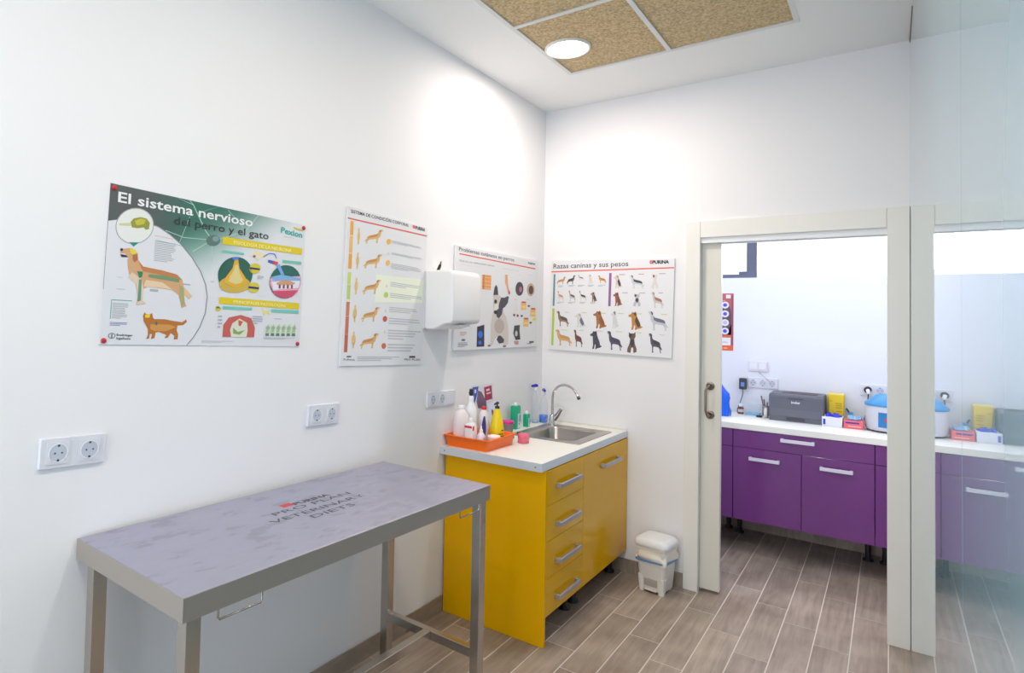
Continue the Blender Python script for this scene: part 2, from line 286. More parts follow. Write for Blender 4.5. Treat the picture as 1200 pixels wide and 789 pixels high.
('spine_diagram',67,4,[4344,321,4354,744,4566,1023,5084,1138,5555,1042,5753,693,5742,338]),
('spine_diagram',68,5,[4709,326,4648,581,4730,823,5031,1005,5382,860,5425,580,5382,333]),
('spine_diagram',69,6,[4979,952,5190,898,5084,721,5000,762]),
('spine_diagram',70,6,[4771,670,4979,519,5296,595,5084,417,4791,447]),
('spine_diagram',71,4,[4215,1313,4209,1287,4192,1263,4166,1243,4133,1229,4097,1224,4060,1226,4027,1236,4002,1254,3985,1276,3979,1302,3985,1328,4002,1352,4027,1372,4060,1385,4097,1391,4133,1389,4166,1379,4192,1361,4209,1339]),
('spine_diagram',72,5,[4008,1387,4146,1387,4146,1327,4008,1327]),
('spine_diagram',73,4,[6270,543,6339,798,6408,873,6432,546]),
('spine_diagram',74,4,[6270,507,6432,507,6432,400,6270,400]),
('spine_diagram',75,5,[6455,710,6450,688,6437,667,6417,650,6391,640,6362,635,6334,638,6308,648,6288,664,6275,684,6270,706,6275,728,6288,749,6308,765,6334,776,6362,781,6391,778,6417,768,6437,753,6450,733]),
('spine_diagram',73,4,[6524,548,6595,805,6665,880,6688,551]),
('spine_diagram',74,4,[6524,511,6688,511,6688,404,6524,404]),
('spine_diagram',75,5,[6712,716,6707,694,6694,673,6673,656,6647,645,6618,641,6589,644,6563,654,6542,669,6529,689,6524,712,6529,735,6542,755,6563,772,6589,783,6618,787,6647,785,6673,775,6694,759,6707,739]),
('spine_diagram',73,4,[6783,552,6854,812,6926,888,6950,555]),
('spine_diagram',74,4,[6783,516,6950,516,6950,407,6783,407]),
('spine_diagram',75,5,[6974,723,6969,700,6956,679,6934,662,6908,651,6878,647,6849,650,6822,659,6801,675,6788,695,6783,718,6788,741,6801,762,6822,779,6849,790,6878,794,6908,791,6934,782,6956,766,6969,746]),
('spine_diagram',73,4,[7046,557,7119,819,7191,896,7216,560]),
('spine_diagram',74,4,[7046,520,7216,520,7216,411,7046,411]),
('spine_diagram',75,5,[7240,729,7235,706,7222,685,7200,668,7173,657,7143,652,7113,655,7086,665,7064,681,7051,702,7046,724,7051,748,7064,769,7086,786,7113,797,7143,801,7173,798,7200,789,7222,773,7235,752]),
('spine_diagram',73,4,[7314,562,7388,827,7462,904,7487,565]),
('spine_diagram',74,4,[7314,525,7487,525,7487,415,7314,415]),
('spine_diagram',75,5,[7511,736,7507,712,7492,691,7471,674,7443,662,7412,658,7382,661,7354,671,7333,687,7319,708,7314,731,7319,754,7333,775,7354,793,7382,804,7412,808,7443,806,7471,796,7492,779,7507,759]),
('spine_diagram',73,4,[7586,567,7661,834,7737,912,7762,570]),
('spine_diagram',74,4,[7586,529,7762,529,7762,418,7586,418]),
('spine_diagram',75,5,[7788,742,7783,719,7768,697,7746,680,7718,668,7687,664,7656,667,7628,677,7605,693,7591,714,7586,737,7591,761,7605,782,7628,800,7656,811,7687,816,7718,813,7746,803,7768,787,7783,766]),
('dog_picture',76,2,[5998,1427,6002,1447,6022,1450,6051,1455,6082,1451,6105,1430,6111,1396,6144,1365,6266,1350,6353,1335,6388,1309,6399,1273,6428,1250,6455,1227,6437,1211,6404,1234,6408,1200,6423,1174,6393,1163,6385,1193,6370,1229,6331,1252,6266,1258,6179,1261,6154,1251,6154,1190,6176,1174,6116,1164,6122,1213,6105,1273,6068,1301,6051,1355,6045,1393,6051,1406,6005,1408,6000,1418,6034,1417,6031,1426])]),
'condition':(0.595,0.7,[
('title_text',77,2,'SISTEMA DE CONDICIÓN CORPORAL',(0.0225,0.6731),0.4164,0.0147,0.013,0.01),
('company_logo',78,1,[4695,6937,4935,6937,4935,6777,4695,6777]),
('company_logo',79,2,'PURINA',(0.4954,0.6758),0.0793,0.0167,0.019,0.03),
('red_rule',80,1,[33,6434,5930,6528,5940,6599,52,6495]),
('colour_bar',81,1,[225,6370,440,6370,440,5747,225,5747]),
('colour_bar',82,1,[226,5714,441,5714,441,4958,226,4958]),
('colour_bar',83,1,[226,4929,441,4929,441,4265,226,4265]),
('colour_bar',84,1,[226,4113,442,4113,442,3570,226,3570]),
('colour_bar',85,1,[227,3551,442,3551,442,2924,227,2924]),
('colour_bar',86,1,[227,2810,443,2810,443,2177,227,2177]),
('colour_bar',87,1,[227,2166,443,2166,443,1377,227,1377]),
('colour_bar',88,1,[227,1372,444,1372,444,606,227,606]),
('highlight_band',89,1,[2106,4199,5810,4307,5802,3131,2111,2907]),
('dog_top_view_picture',90,2,[877,6074,855,6000,803,5963,751,5984,730,6051,751,6124,803,6162,855,6141]),
('dog_top_view_picture',91,2,[892,5797,880,5676,848,5583,804,5544,760,5570,727,5653,716,5770,727,5891,759,5984,803,6023,847,5998,880,5915]),
('dog_top_view_picture',90,2,[863,5533,846,5432,804,5385,762,5420,745,5516,762,5617,804,5664,845,5629]),
('dog_picture',92,2,[2467,6278,2454,6317,2397,6313,2315,6308,2225,6280,2160,6224,2144,6151,2051,6067,1712,5972,1476,5895,1383,5826,1352,5747,1275,5686,1205,5626,1252,5603,1340,5666,1329,5595,1290,5535,1368,5526,1391,5591,1430,5672,1535,5737,1712,5781,1951,5832,2024,5823,2024,5696,1960,5652,2130,5661,2113,5760,2161,5894,2267,5974,2315,6096,2331,6180,2315,6203,2446,6234,2463,6257,2364,6236,2372,6258]),
('dog_picture',93,3,[2152,6142,2051,6062,1712,5967,1476,5890,1398,5829,1383,5762,1594,5828,1871,5896,2088,5985]),
('dog_picture',94,4,[2315,6302,2225,6278,2160,6224,2176,6161,2233,6180,2274,6247]),
('dog_top_view_picture',90,2,[878,4965,857,4891,805,4855,753,4878,731,4946,753,5019,805,5055,857,5033]),
('dog_top_view_picture',91,2,[905,4688,892,4566,855,4473,805,4435,755,4462,719,4545,705,4663,718,4785,755,4877,805,4915,855,4890,892,4806]),
('dog_top_view_picture',90,2,[864,4422,847,4321,806,4275,764,4311,747,4409,764,4509,805,4555,847,4519]),
('dog_picture',92,2,[2472,5116,2459,5157,2401,5155,2319,5152,2229,5127,2164,5072,2148,4997,2055,4915,1715,4829,1479,4759,1385,4691,1354,4611,1277,4551,1208,4492,1254,4467,1343,4528,1332,4455,1293,4395,1371,4383,1394,4449,1433,4531,1538,4594,1716,4633,1955,4676,2028,4664,2028,4534,1964,4490,2134,4494,2117,4596,2165,4732,2271,4811,2320,4934,2336,5020,2320,5044,2451,5072,2468,5095,2369,5077,2377,5099]),
('dog_picture',93,3,[2156,4987,2055,4909,1715,4824,1479,4754,1401,4693,1386,4625,1597,4686,1875,4745,2092,4828]),
('dog_picture',94,4,[2319,5147,2229,5124,2164,5072,2181,5006,2238,5024,2278,5092]),
('dog_top_view_picture',90,2,[880,3831,859,3758,806,3724,754,3748,733,3817,754,3890,806,3924,858,3900]),
('dog_top_view_picture',91,2,[919,3553,904,3431,863,3339,807,3302,751,3330,710,3414,695,3533,710,3655,750,3746,806,3784,862,3757,904,3672]),
('dog_top_view_picture',90,2,[866,3287,849,3186,807,3141,765,3179,748,3277,765,3378,807,3422,849,3385]),
('dog_picture',92,2,[2477,3929,2464,3971,2406,3970,2324,3971,2234,3948,2168,3894,2152,3817,2059,3736,1719,3661,1482,3597,1388,3531,1357,3450,1280,3391,1210,3333,1257,3305,1346,3365,1334,3291,1295,3230,1373,3215,1397,3283,1435,3365,1541,3426,1719,3459,1959,3495,2032,3480,2032,3346,1968,3304,2138,3301,2121,3407,2170,3545,2276,3622,2325,3747,2341,3835,2324,3860,2456,3883,2473,3906,2373,3892,2382,3914]),
('dog_picture',93,3,[2161,3807,2059,3731,1719,3655,1482,3592,1404,3533,1388,3463,1600,3518,1878,3568,2096,3646]),
('dog_picture',94,4,[2324,3965,2234,3946,2168,3894,2185,3826,2242,3842,2283,3910]),
('dog_top_view_picture',90,2,[882,2612,860,2539,808,2507,756,2533,734,2603,756,2676,808,2708,860,2682]),
('dog_top_view_picture',91,2,[933,2332,916,2210,871,2119,809,2083,747,2113,701,2199,685,2319,701,2440,746,2531,808,2567,870,2539,916,2453]),
('dog_top_view_picture',90,2,[868,2066,851,1965,809,1922,767,1962,750,2061,767,2161,808,2204,850,2165]),
('dog_picture',92,2,[2482,2651,2469,2695,2411,2697,2329,2700,2238,2681,2173,2628,2157,2550,2064,2470,1722,2405,1485,2349,1391,2285,1360,2202,1282,2145,1213,2088,1259,2058,1349,2116,1337,2040,1298,1979,1376,1961,1399,2029,1438,2112,1544,2171,1723,2198,1963,2226,2036,2208,2037,2070,1972,2029,2143,2020,2126,2129,2174,2269,2281,2344,2330,2471,2346,2560,2329,2587,2461,2606,2478,2629,2379,2618,2387,2640]),
('dog_picture',93,3,[2165,2539,2064,2465,1722,2400,1485,2344,1407,2286,1391,2215,1603,2263,1882,2304,2101,2376]),
('dog_picture',94,4,[2329,2695,2238,2678,2173,2628,2190,2557,2247,2571,2288,2640]),
('dog_top_view_picture',90,2,[884,1449,862,1377,810,1346,757,1374,736,1445,757,1517,809,1548,862,1520]),
('dog_top_view_picture',91,2,[947,1166,928,1044,878,954,810,921,742,952,692,1040,674,1161,692,1283,742,1372,810,1407,878,1376,928,1288]),
('dog_top_view_picture',90,2,[870,901,852,800,810,759,768,800,751,900,768,1000,810,1042,852,1001]),
('dog_picture',92,2,[2487,1432,2474,1478,2416,1482,2334,1488,2243,1472,2178,1419,2161,1339,2068,1261,1726,1206,1488,1157,1394,1095,1363,1011,1285,955,1215,899,1262,867,1351,923,1340,845,1301,784,1379,762,1402,832,1441,915,1548,972,1726,994,1967,1014,2040,993,2041,852,1976,812,2147,796,2130,909,2179,1051,2285,1124,2334,1252,2351,1344,2334,1372,2467,1386,2483,1410,2383,1401,2392,1424]),
('dog_picture',93,3,[2170,1328,2068,1255,1726,1201,1488,1152,1410,1095,1394,1023,1607,1065,1886,1097,2105,1163]),
('dog_picture',94,4,[2334,1482,2243,1469,2178,1419,2194,1346,2252,1358,2293,1427]),
('score_mark',95,2,[3077,5857,3061,5795,3015,5740,2949,5704,2875,5693,2808,5710,2763,5752,2746,5809,2762,5870,2807,5925,2873,5961,2947,5972,3014,5956,3061,5915]),
('score_mark',96,2,[3083,4845,3066,4783,3020,4730,2954,4695,2880,4687,2813,4706,2767,4748,2751,4806,2767,4868,2812,4921,2878,4956,2952,4965,3019,4946,3066,4904]),
('score_mark',97,2,[3057,3324,3041,3262,2995,3210,2928,3179,2854,3173,2787,3195,2741,3240,2725,3299,2741,3360,2786,3411,2853,3443,2926,3449,2993,3428,3040,3383]),
('score_mark',98,2,[3063,2186,3047,2125,3000,2074,2933,2044,2859,2041,2793,2065,2747,2112,2730,2171,2746,2232,2792,2282,2858,2312,2932,2316,2999,2292,3046,2246]),
('score_mark',99,2,[3069,915,3053,853,3007,804,2940,777,2865,776,2799,803,2752,851,2736,911,2752,971,2798,1021,2864,1048,2938,1049,3006,1023,3053,975]),
('score_mark',100,2,[2847,5326,2947,5326,2947,5212,2847,5212]),
('score_mark',100,2,[2855,3788,2955,3788,2955,3669,2855,3669]),
('score_mark',100,2,[2860,2615,2961,2615,2961,2493,2860,2493]),
('score_mark',100,2,[2865,1631,2966,1631,2966,1505,2865,1505]),
('small_print',101,2,[3161,5933,5393,5933,5393,5918,3161,5918]),
('small_print',101,2,[3161,5897,5434,5897,5434,5882,3161,5882]),
('small_print',101,2,[3161,5861,5516,5861,5516,5846,3161,5846]),
('small_print',101,2,[3161,5825,4322,5825,4322,5810,3161,5810]),
('small_print',101,2,[3164,5358,5617,5358,5617,5342,3164,5342]),
('small_print',101,2,[3164,5319,5477,5319,5477,5303,3164,5303]),
('small_print',101,2,[3164,5280,4839,5280,4839,5264,3164,5264]),
('small_print',101,2,[3167,4845,5341,4845,5341,4814,3167,4814]),
('small_print',101,2,[3167,4772,5571,4772,5571,4742,3167,4742]),
('small_print',101,2,[3167,4699,5519,4699,5519,4669,3167,4669]),
('small_print',101,2,[3167,4627,4492,4627,4492,4596,3167,4596]),
('small_print',101,2,[3172,3945,5550,3945,5550,3911,3172,3911]),
('small_print',101,2,[3172,3865,5396,3865,5396,3831,3172,3831]),
('small_print',101,2,[3172,3784,4397,3784,4397,3751,3172,3751]),
('small_print',101,2,[3174,3419,5698,3419,5698,3385,3174,3385]),
('small_print',101,2,[3174,3338,5723,3338,5723,3304,3174,3304]),
('small_print',101,2,[3174,3256,4838,3256,4838,3222,3174,3222]),
('small_print',101,2,[3178,2763,5273,2763,5273,2724,3178,2724]),
('small_print',101,2,[3178,2670,5370,2670,5370,2630,3178,2630]),
('small_print',101,2,[3178,2576,4838,2576,4838,2537,3178,2537]),
('small_print',101,2,[3181,2246,5560,2246,5560,2197,3181,2197]),
('small_print',101,2,[3181,2129,5660,2129,5660,2079,3181,2079]),
('small_print',101,2,[3181,2011,4699,2011,4699,1962,3181,1962]),
('small_print',101,2,[3184,1684,5754,1684,5754,1629,3184,1629]),
('small_print',101,2,[3184,1554,5329,1554,5329,1499,3184,1499]),
('small_print',101,2,[3184,1424,5200,1424,5200,1369,3184,1369]),
('small_print',101,2,[3184,1294,4382,1294,4382,1239,3184,1239]),
('small_print',101,2,[3187,1013,5310,1013,5310,953,3187,953]),
('small_print',101,2,[3187,870,5164,870,5164,810,3187,810]),
('small_print',101,2,[3187,727,4996,727,4996,667,3187,667]),
('small_print',102,2,[1110,413,4096,413,4096,380,1110,380]),
('small_print',102,2,[1110,335,3552,335,3552,302,1110,302]),
('small_print',102,2,[1110,256,2739,256,2739,223,1110,223]),
('small_print',103,2,[737,414,703,390,615,376,506,376,419,391,386,415,419,439,506,453,615,453,703,438]),
('small_print',104,2,'PURINA',(0.0228,0.0256),0.0732,0.008,-0.036,0.01),
('product_logo',77,2,[4895,446,5385,446,5385,353,4895,353]),
('product_logo',105,2,'PRO PLAN',(0.451,0.0222),0.1281,0.0101,-0.008,0.01)]),
'skin':(1,0.576,[
('title_text',106,2,'Problemas cutáneos en perros',(0.0318,0.5468),0.6315,0.0214,-0.013,0.006),
('red_rule',107,1,[351,5274,9589,5113,9620,5190,373,5338]),
('company_logo',108,2,'PURINA',(0.8552,0.5396),0.1026,0.0131,0.003,0.03),
('small_print',109,2,'Qué es una enfermedad cutánea',(0.0392,0.4896),0.3781,0.0095,-0.003,0),
('small_print',110,2,[362,4727,3784,4727,3784,4725,362,4725]),
('small_print',110,2,[362,4721,3276,4721,3276,4719,362,4719]),
('small_print',110,2,[362,4716,2440,4716,2440,4713,362,4713]),
('small_print',111,2,[5142,4840,7303,4840,7303,4847,5142,4847]),
('small_print',110,2,[5415,4638,6114,4638,6114,4632,5415,4632]),
('small_print',112,2,[5453,4499,5984,4499,5984,4491,5453,4491]),
('small_print',112,2,[7146,4608,7660,4608,7660,4600,7146,4600]),
('small_print',112,2,[8504,4696,9116,4696,9116,4688,8504,4688]),
('small_print',112,2,[6745,3029,7098,3029,7098,3006,6745,3006]),
('small_print',112,2,[8432,3086,8719,3086,8719,3063,8432,3063]),
('small_print',113,2,[1147,560,1106,522,1000,500,869,502,763,528,723,567,763,605,868,627,999,625,1106,599]),
('small_print',114,2,[396,426,1311,426,1311,398,396,398]),
('small_print',114,2,[396,359,1392,359,1392,331,396,331]),
('small_print',114,2,[396,292,1383,292,1383,264,396,264]),
('small_print',114,2,[396,225,1052,225,1052,197,396,197]),
('small_print',77,2,[8900,355,9539,355,9539,246,8900,246]),
('small_print',113,2,[8590,226,9233,226,9233,182,8590,182]),
('small_print',115,2,[588,1008,1235,1008,1235,975,588,975]),
('small_print',115,2,[588,929,1247,929,1247,896,588,896]),
('small_print',115,2,[588,851,1068,851,1068,818,588,818]),
('skin_layer_picture',116,2,[2803,4328,3843,4328,3843,3482,2803,3482]),
('skin_layer_picture',117,3,[2836,4195,3803,4195,3803,4169,2836,4169]),
('skin_layer_picture',117,3,[2837,3976,3805,3976,3805,3946,2837,3946]),
('skin_layer_picture',117,3,[2839,3757,3806,3757,3806,3722,2839,3722]),
('skin_layer_picture',117,3,[2840,3572,3808,3572,3808,3533,2840,3533]),
('skin_layer_picture',118,4,[2933,4302,3038,4302,3038,3480,2933,3480]),
('leg_picture',119,2,[5508,4502,5820,4487,5900,4043,5979,3688,6207,3427,6134,3279,5946,3344,5757,3677,5532,4023]),
('leg_picture',120,3,[5980,3598,6207,3427,6134,3279,5984,3328]),
('bulldog_picture',121,2,[4189,3168,4714,3241,5072,3114,5473,2860,5372,2232,5743,1878,6011,1336,6093,789,6026,242,5804,83,5398,93,5504,434,5136,709,4741,732,4319,543,4217,281,4010,145,3598,137,3665,257,3905,322,3933,986,3929,1509,4062,1946,4198,2297,4124,2731]),
('bulldog_picture',122,3,[4137,3183,4254,3640,4426,3823,4603,3675,4714,3223]),
('bulldog_picture',123,3,[5072,3078,5471,3075,5911,3199,6024,3149,5917,2784,5551,2504,5297,2427,5192,2050,4836,1797,4551,1917,4513,2216,4723,2396,4861,2753]),
('bulldog_picture',124,4,[4559,2814,4552,2776,4530,2741,4495,2713,4451,2694,4403,2687,4354,2691,4310,2707,4275,2733,4253,2767,4245,2804,4252,2842,4274,2877,4308,2905,4352,2924,4400,2932,4449,2927,4493,2911,4529,2885,4551,2852]),
('bulldog_picture',124,4,[4672,2175,4661,2139,4629,2106,4578,2080,4515,2063,4444,2056,4374,2061,4310,2076,4260,2100,4228,2131,4216,2166,4227,2202,4259,2234,4309,2260,4372,2277,4442,2284,4512,2280,4576,2265,4627,2241,4660,2210]),
('bulldog_picture',125,4,[4264,2613,4720,2696,4794,2398,4407,2284,4232,2333]),
('bulldog_picture',126,3,[4601,538,4812,767,5099,763,5539,524,5468,326,4924,283]),
('bulldog_picture',127,3,[5529,1336,5500,1197,5413,1071,5277,973,5106,910,4918,890,4730,914,4561,978,4428,1076,4342,1199,4311,1335,4339,1471,4422,1594,4554,1692,4721,1756,4908,1780,5097,1760,5269,1698,5407,1600,5497,1475]),
('bulldog_picture',128,4,[3906,182,3898,166,3873,152,3835,141,3788,135,3735,134,3682,138,3634,146,3597,159,3572,174,3564,190,3572,206,3596,220,3634,231,3681,237,3734,238,3787,235,3835,226,3873,214,3897,199]),
('bulldog_picture',128,4,[5804,101,5793,85,5761,70,5712,59,5650,53,5582,52,5514,57,5452,66,5403,79,5372,95,5361,112,5371,128,5402,143,5451,154,5512,160,5581,161,5649,157,5711,148,5760,134,5792,118]),
('skin_photo',129,2,[7952,3744,7928,3605,7854,3476,7736,3372,7587,3303,7423,3275,7258,3290,7110,3347,6993,3440,6917,3560,6889,3695,6912,3832,6984,3958,7099,4062,7244,4132,7408,4163,7573,4150,7723,4095,7844,4003,7923,3882]),
('skin_photo',130,3,[7753,3698,7744,3640,7717,3587,7673,3543,7618,3515,7557,3503,7496,3509,7440,3533,7396,3572,7367,3623,7357,3679,7365,3737,7392,3790,7435,3833,7490,3862,7551,3874,7612,3868,7668,3844,7713,3805,7742,3755]),
('skin_photo',131,2,[9528,3761,9504,3628,9427,3507,9307,3408,9155,3342,8987,3315,8819,3329,8668,3383,8547,3471,8469,3583,8440,3711,8464,3840,8538,3960,8654,4058,8803,4125,8970,4155,9139,4143,9293,4091,9417,4004,9498,3890]),
('skin_photo',132,3,[9358,3734,9343,3644,9297,3561,9223,3495,9130,3450,9027,3432,8923,3442,8829,3478,8754,3538,8706,3616,8688,3703,8702,3792,8748,3873,8820,3940,8912,3985,9015,4004,9119,3996,9214,3960,9290,3900,9340,3822]),
('skin_photo',133,2,[6845,2812,7097,2819,7306,2026,7189,1950,6950,2261,6723,1945,6645,2017]),
('skin_photo',134,3,[6895,2039,6889,2013,6870,1990,6841,1971,6803,1959,6762,1954,6720,1958,6682,1969,6652,1987,6633,2010,6626,2035,6632,2061,6651,2084,6680,2103,6718,2115,6759,2120,6801,2116,6839,2105,6869,2087,6888,2065]),
('skin_photo',134,3,[7365,2009,7359,1983,7339,1959,7309,1940,7271,1928,7229,1923,7186,1927,7148,1938,7117,1956,7097,1979,7090,2005,7097,2031,7116,2054,7146,2073,7184,2085,7226,2090,7268,2087,7307,2075,7338,2057,7358,2034]),
('life_cycle_picture',135,2,[7667,2892,8363,2892,8363,2383,7667,2383]),
('life_cycle_picture',136,3,[7746,2932,8314,2932,8314,2836,7746,2836]),
('life_cycle_picture',137,3,[7751,2651,8279,2651,8279,2514,7751,2514]),
('life_cycle_picture',135,2,[9004,2502,9739,2502,9739,1973,9004,1973]),
('life_cycle_picture',136,3,[9087,2542,9685,2542,9685,2439,9087,2439]),
('life_cycle_picture',137,3,[9093,2254,9650,2254,9650,2108,9093,2108]),
('life_cycle_picture',135,2,[8027,1848,8735,1848,8735,1319,8027,1319]),
('life_cycle_picture',136,3,[8107,1886,8684,1886,8684,1778,8107,1778]),
('life_cycle_picture',137,3,[8113,1603,8649,1603,8649,1453,8113,1453]),
('life_cycle_picture',138,2,[8938,2663,8883,2614,8751,2591,8619,2608,8564,2653,8617,2702,8749,2725,8882,2709]),
('life_cycle_picture',138,2,[7964,1998,7911,1951,7784,1930,7656,1947,7603,1993,7655,2040,7782,2061,7910,2044]),
('life_cycle_picture',138,2,[9234,1570,9179,1522,9045,1502,8911,1521,8855,1568,8909,1616,9042,1637,9177,1618]),
('life_cycle_picture',139,2,[9851,1808,9802,1739,9674,1695,9515,1694,9385,1735,9335,1803,9383,1872,9510,1916,9669,1918,9799,1877]),
('dark_photo',140,2,[2367,1300,3151,1420,3194,147,2341,151]),
('dark_photo',141,3,[2989,855,2964,766,2891,696,2786,658,2669,659,2565,700,2492,772,2466,860,2491,948,2563,1018,2667,1057,2783,1056,2889,1016,2963,944]),
('dark_photo',141,3,[2894,377,2867,318,2795,275,2697,262,2599,280,2528,325,2501,385,2527,444,2598,486,2696,500,2794,483,2867,438]),
('dark_photo',142,2,[6809,1374,7553,1412,7520,1037,7649,491,7017,463,6701,875]),
('dark_photo',143,3,[7266,870,7243,777,7180,710,7092,686,7004,712,6939,780,6914,873,6936,966,6999,1033,7086,1058,7175,1033,7240,964]),
('dark_photo',144,2,[6785,411,7451,400,7376,157,6866,206])]),
'breeds':(0.79,0.6,[
('title_text',145,2,'Razas caninas y sus pesos',(0.015,0.5463),0.5007,0.0323,0.022,0.008),
('red_rule',146,1,[10,5194,7883,5397,7881,5480,10,5285]),
('company_logo',78,1,[6451,5908,6589,5908,6589,5683,6451,5683]),
('company_logo',79,2,'PURINA',(0.6607,0.5692),0.0974,0.0196,0.015,0.05),
('colour_bar',147,1,[182,5078,310,5078,310,2938,182,2938]),
('colour_bar',148,1,[3965,5141,4121,5141,4121,3019,3965,3019]),
('colour_bar',149,1,[171,2772,331,2772,331,283,171,283]),
('dog_picture',150,2,[1058,4860,1052,4892,1024,4895,983,4901,938,4891,905,4855,896,4799,849,4746,674,4710,550,4678,501,4633,484,4573,443,4533,405,4493,430,4469,478,4510,472,4454,451,4410,492,4394,505,4444,525,4504,581,4545,674,4559,798,4573,835,4557,835,4458,802,4430,888,4419,880,4498,905,4597,958,4647,983,4737,991,4800,983,4820,1048,4828,1056,4844,1007,4840,1011,4856]),
('dog_picture',151,3,[901,4792,849,4742,674,4706,550,4674,509,4633,501,4582,612,4611,757,4632,868,4676]),
('dog_picture',152,4,[983,4897,938,4889,905,4855,913,4804,942,4812,962,4859]),
('dog_picture',153,2,[1722,4954,1716,4993,1690,4997,1652,5004,1611,4992,1581,4948,1573,4880,1530,4814,1368,4771,1254,4731,1209,4677,1193,4603,1155,4554,1121,4504,1144,4475,1188,4525,1182,4456,1163,4402,1201,4383,1213,4444,1232,4518,1283,4567,1368,4585,1482,4601,1516,4582,1516,4460,1486,4425,1565,4411,1558,4509,1581,4631,1630,4692,1652,4802,1660,4880,1652,4905,1713,4915,1720,4934,1675,4929,1679,4949]),
('dog_picture',154,3,[1577,4870,1530,4809,1368,4766,1254,4726,1216,4677,1209,4613,1312,4648,1444,4674,1547,4728]),
('dog_picture',155,4,[1652,5000,1611,4990,1581,4948,1588,4885,1615,4895,1633,4953]),
('dog_picture',156,2,[1866,4992,1870,5017,1891,5021,1921,5025,1954,5018,1977,4990,1983,4946,2017,4904,2143,4878,2232,4854,2267,4820,2279,4773,2308,4742,2335,4711,2317,4692,2283,4723,2288,4679,2303,4645,2273,4632,2264,4671,2249,4718,2210,4749,2143,4759,2054,4768,2028,4755,2028,4677,2051,4655,1989,4645,1995,4708,1977,4786,1939,4825,1921,4895,1915,4946,1921,4961,1873,4967,1867,4980,1903,4977,1900,4989]),
('dog_picture',157,3,[1980,4940,2017,4901,2143,4875,2232,4850,2261,4819,2267,4779,2188,4800,2084,4815,2004,4849]),
('dog_picture',154,4,[1921,5022,1954,5016,1977,4990,1971,4949,1951,4955,1936,4993]),
('dog_picture',156,2,[2623,4977,2663,5055,2704,5029,2745,5068,2769,4991,2777,4913,2809,4810,2858,4681,2882,4552,2939,4527,2882,4474,2785,4447,2777,4421,2736,4421,2745,4550,2720,4602,2696,4433,2639,4420,2663,4550,2655,4679,2647,4809,2639,4873,2574,4886,2557,4938]),
('dog_picture',158,4,[2671,5042,2704,5023,2745,5055,2761,4978,2761,4900,2712,4939]),
('dog_picture',159,2,[3238,4949,3243,4982,3269,4986,3305,4993,3345,4982,3374,4945,3381,4887,3422,4831,3576,4797,3684,4765,3727,4720,3741,4658,3777,4617,3809,4575,3788,4550,3746,4591,3752,4534,3770,4488,3734,4471,3723,4523,3705,4585,3657,4626,3576,4639,3468,4651,3435,4634,3435,4530,3464,4501,3388,4488,3395,4571,3374,4675,3327,4727,3305,4820,3298,4887,3305,4907,3247,4915,3239,4932,3283,4928,3279,4945]),
('dog_picture',160,3,[3377,4879,3422,4827,3576,4793,3684,4761,3720,4719,3727,4666,3630,4694,3504,4714,3406,4758]),
('dog_picture',158,4,[3305,4989,3345,4980,3374,4945,3366,4891,3341,4899,3323,4949]),
('dog_picture',161,2,[469,3892,474,3937,496,3943,528,3952,563,3938,589,3889,595,3811,632,3736,768,3692,863,3649,902,3589,914,3506,946,3451,975,3396,956,3363,919,3417,924,3340,940,3279,908,3256,898,3325,883,3408,840,3463,768,3480,672,3495,643,3472,643,3333,669,3295,602,3276,608,3388,589,3526,547,3595,528,3720,522,3809,528,3837,477,3847,470,3870,509,3865,506,3887]),
('dog_picture',162,3,[592,3799,632,3731,768,3686,863,3644,895,3589,902,3517,816,3554,704,3579,618,3638]),
('dog_picture',163,4,[528,3946,563,3935,589,3889,583,3816,560,3827,544,3893]),
('dog_picture',164,2,[1267,3921,1272,3969,1296,3976,1330,3985,1367,3971,1395,3917,1401,3834,1441,3753,1585,3705,1686,3660,1727,3595,1740,3506,1774,3447,1804,3388,1784,3352,1745,3410,1750,3327,1767,3262,1733,3237,1723,3311,1706,3401,1661,3459,1585,3478,1483,3494,1452,3469,1452,3320,1480,3278,1408,3259,1415,3379,1395,3528,1350,3602,1330,3736,1323,3832,1330,3862,1275,3873,1269,3897,1309,3892,1306,3916]),
('dog_picture',165,3,[1398,3822,1441,3747,1585,3699,1686,3654,1720,3595,1727,3517,1635,3557,1517,3584,1425,3648]),
('dog_picture',152,4,[1330,3979,1367,3968,1395,3917,1388,3839,1364,3851,1347,3922]),
('dog_picture',156,2,[1968,3915,1974,3962,2000,3968,2037,3977,2079,3963,2108,3912,2116,3831,2159,3754,2317,3708,2428,3664,2472,3602,2487,3516,2524,3459,2557,3402,2535,3367,2493,3424,2498,3343,2517,3280,2480,3256,2469,3328,2450,3414,2400,3470,2317,3489,2205,3503,2172,3480,2172,3335,2202,3295,2123,3276,2131,3392,2108,3536,2060,3607,2037,3737,2030,3829,2037,3859,1978,3869,1970,3892,2015,3887,2011,3910]),
('dog_picture',154,3,[2112,3819,2159,3748,2317,3702,2428,3658,2465,3601,2472,3527,2372,3565,2242,3591,2142,3652]),
('dog_picture',154,4,[2037,3971,2079,3960,2108,3912,2101,3837,2075,3848,2056,3917]),
('dog_picture',166,2,[2861,3822,2912,3901,2963,3876,3014,3915,3044,3839,3054,3761,3095,3659,3156,3531,3187,3403,3257,3379,3187,3326,3065,3297,3054,3271,3004,3270,3014,3399,2983,3450,2953,3281,2881,3267,2912,3397,2901,3526,2891,3655,2881,3719,2799,3730,2779,3782]),
('dog_picture',154,3,[3044,3748,3095,3646,3156,3519,3176,3416,3115,3350,3044,3452,2993,3592]),
('dog_picture',167,4,[2922,3888,2963,3869,3014,3903,3034,3826,3034,3748,2973,3786]),
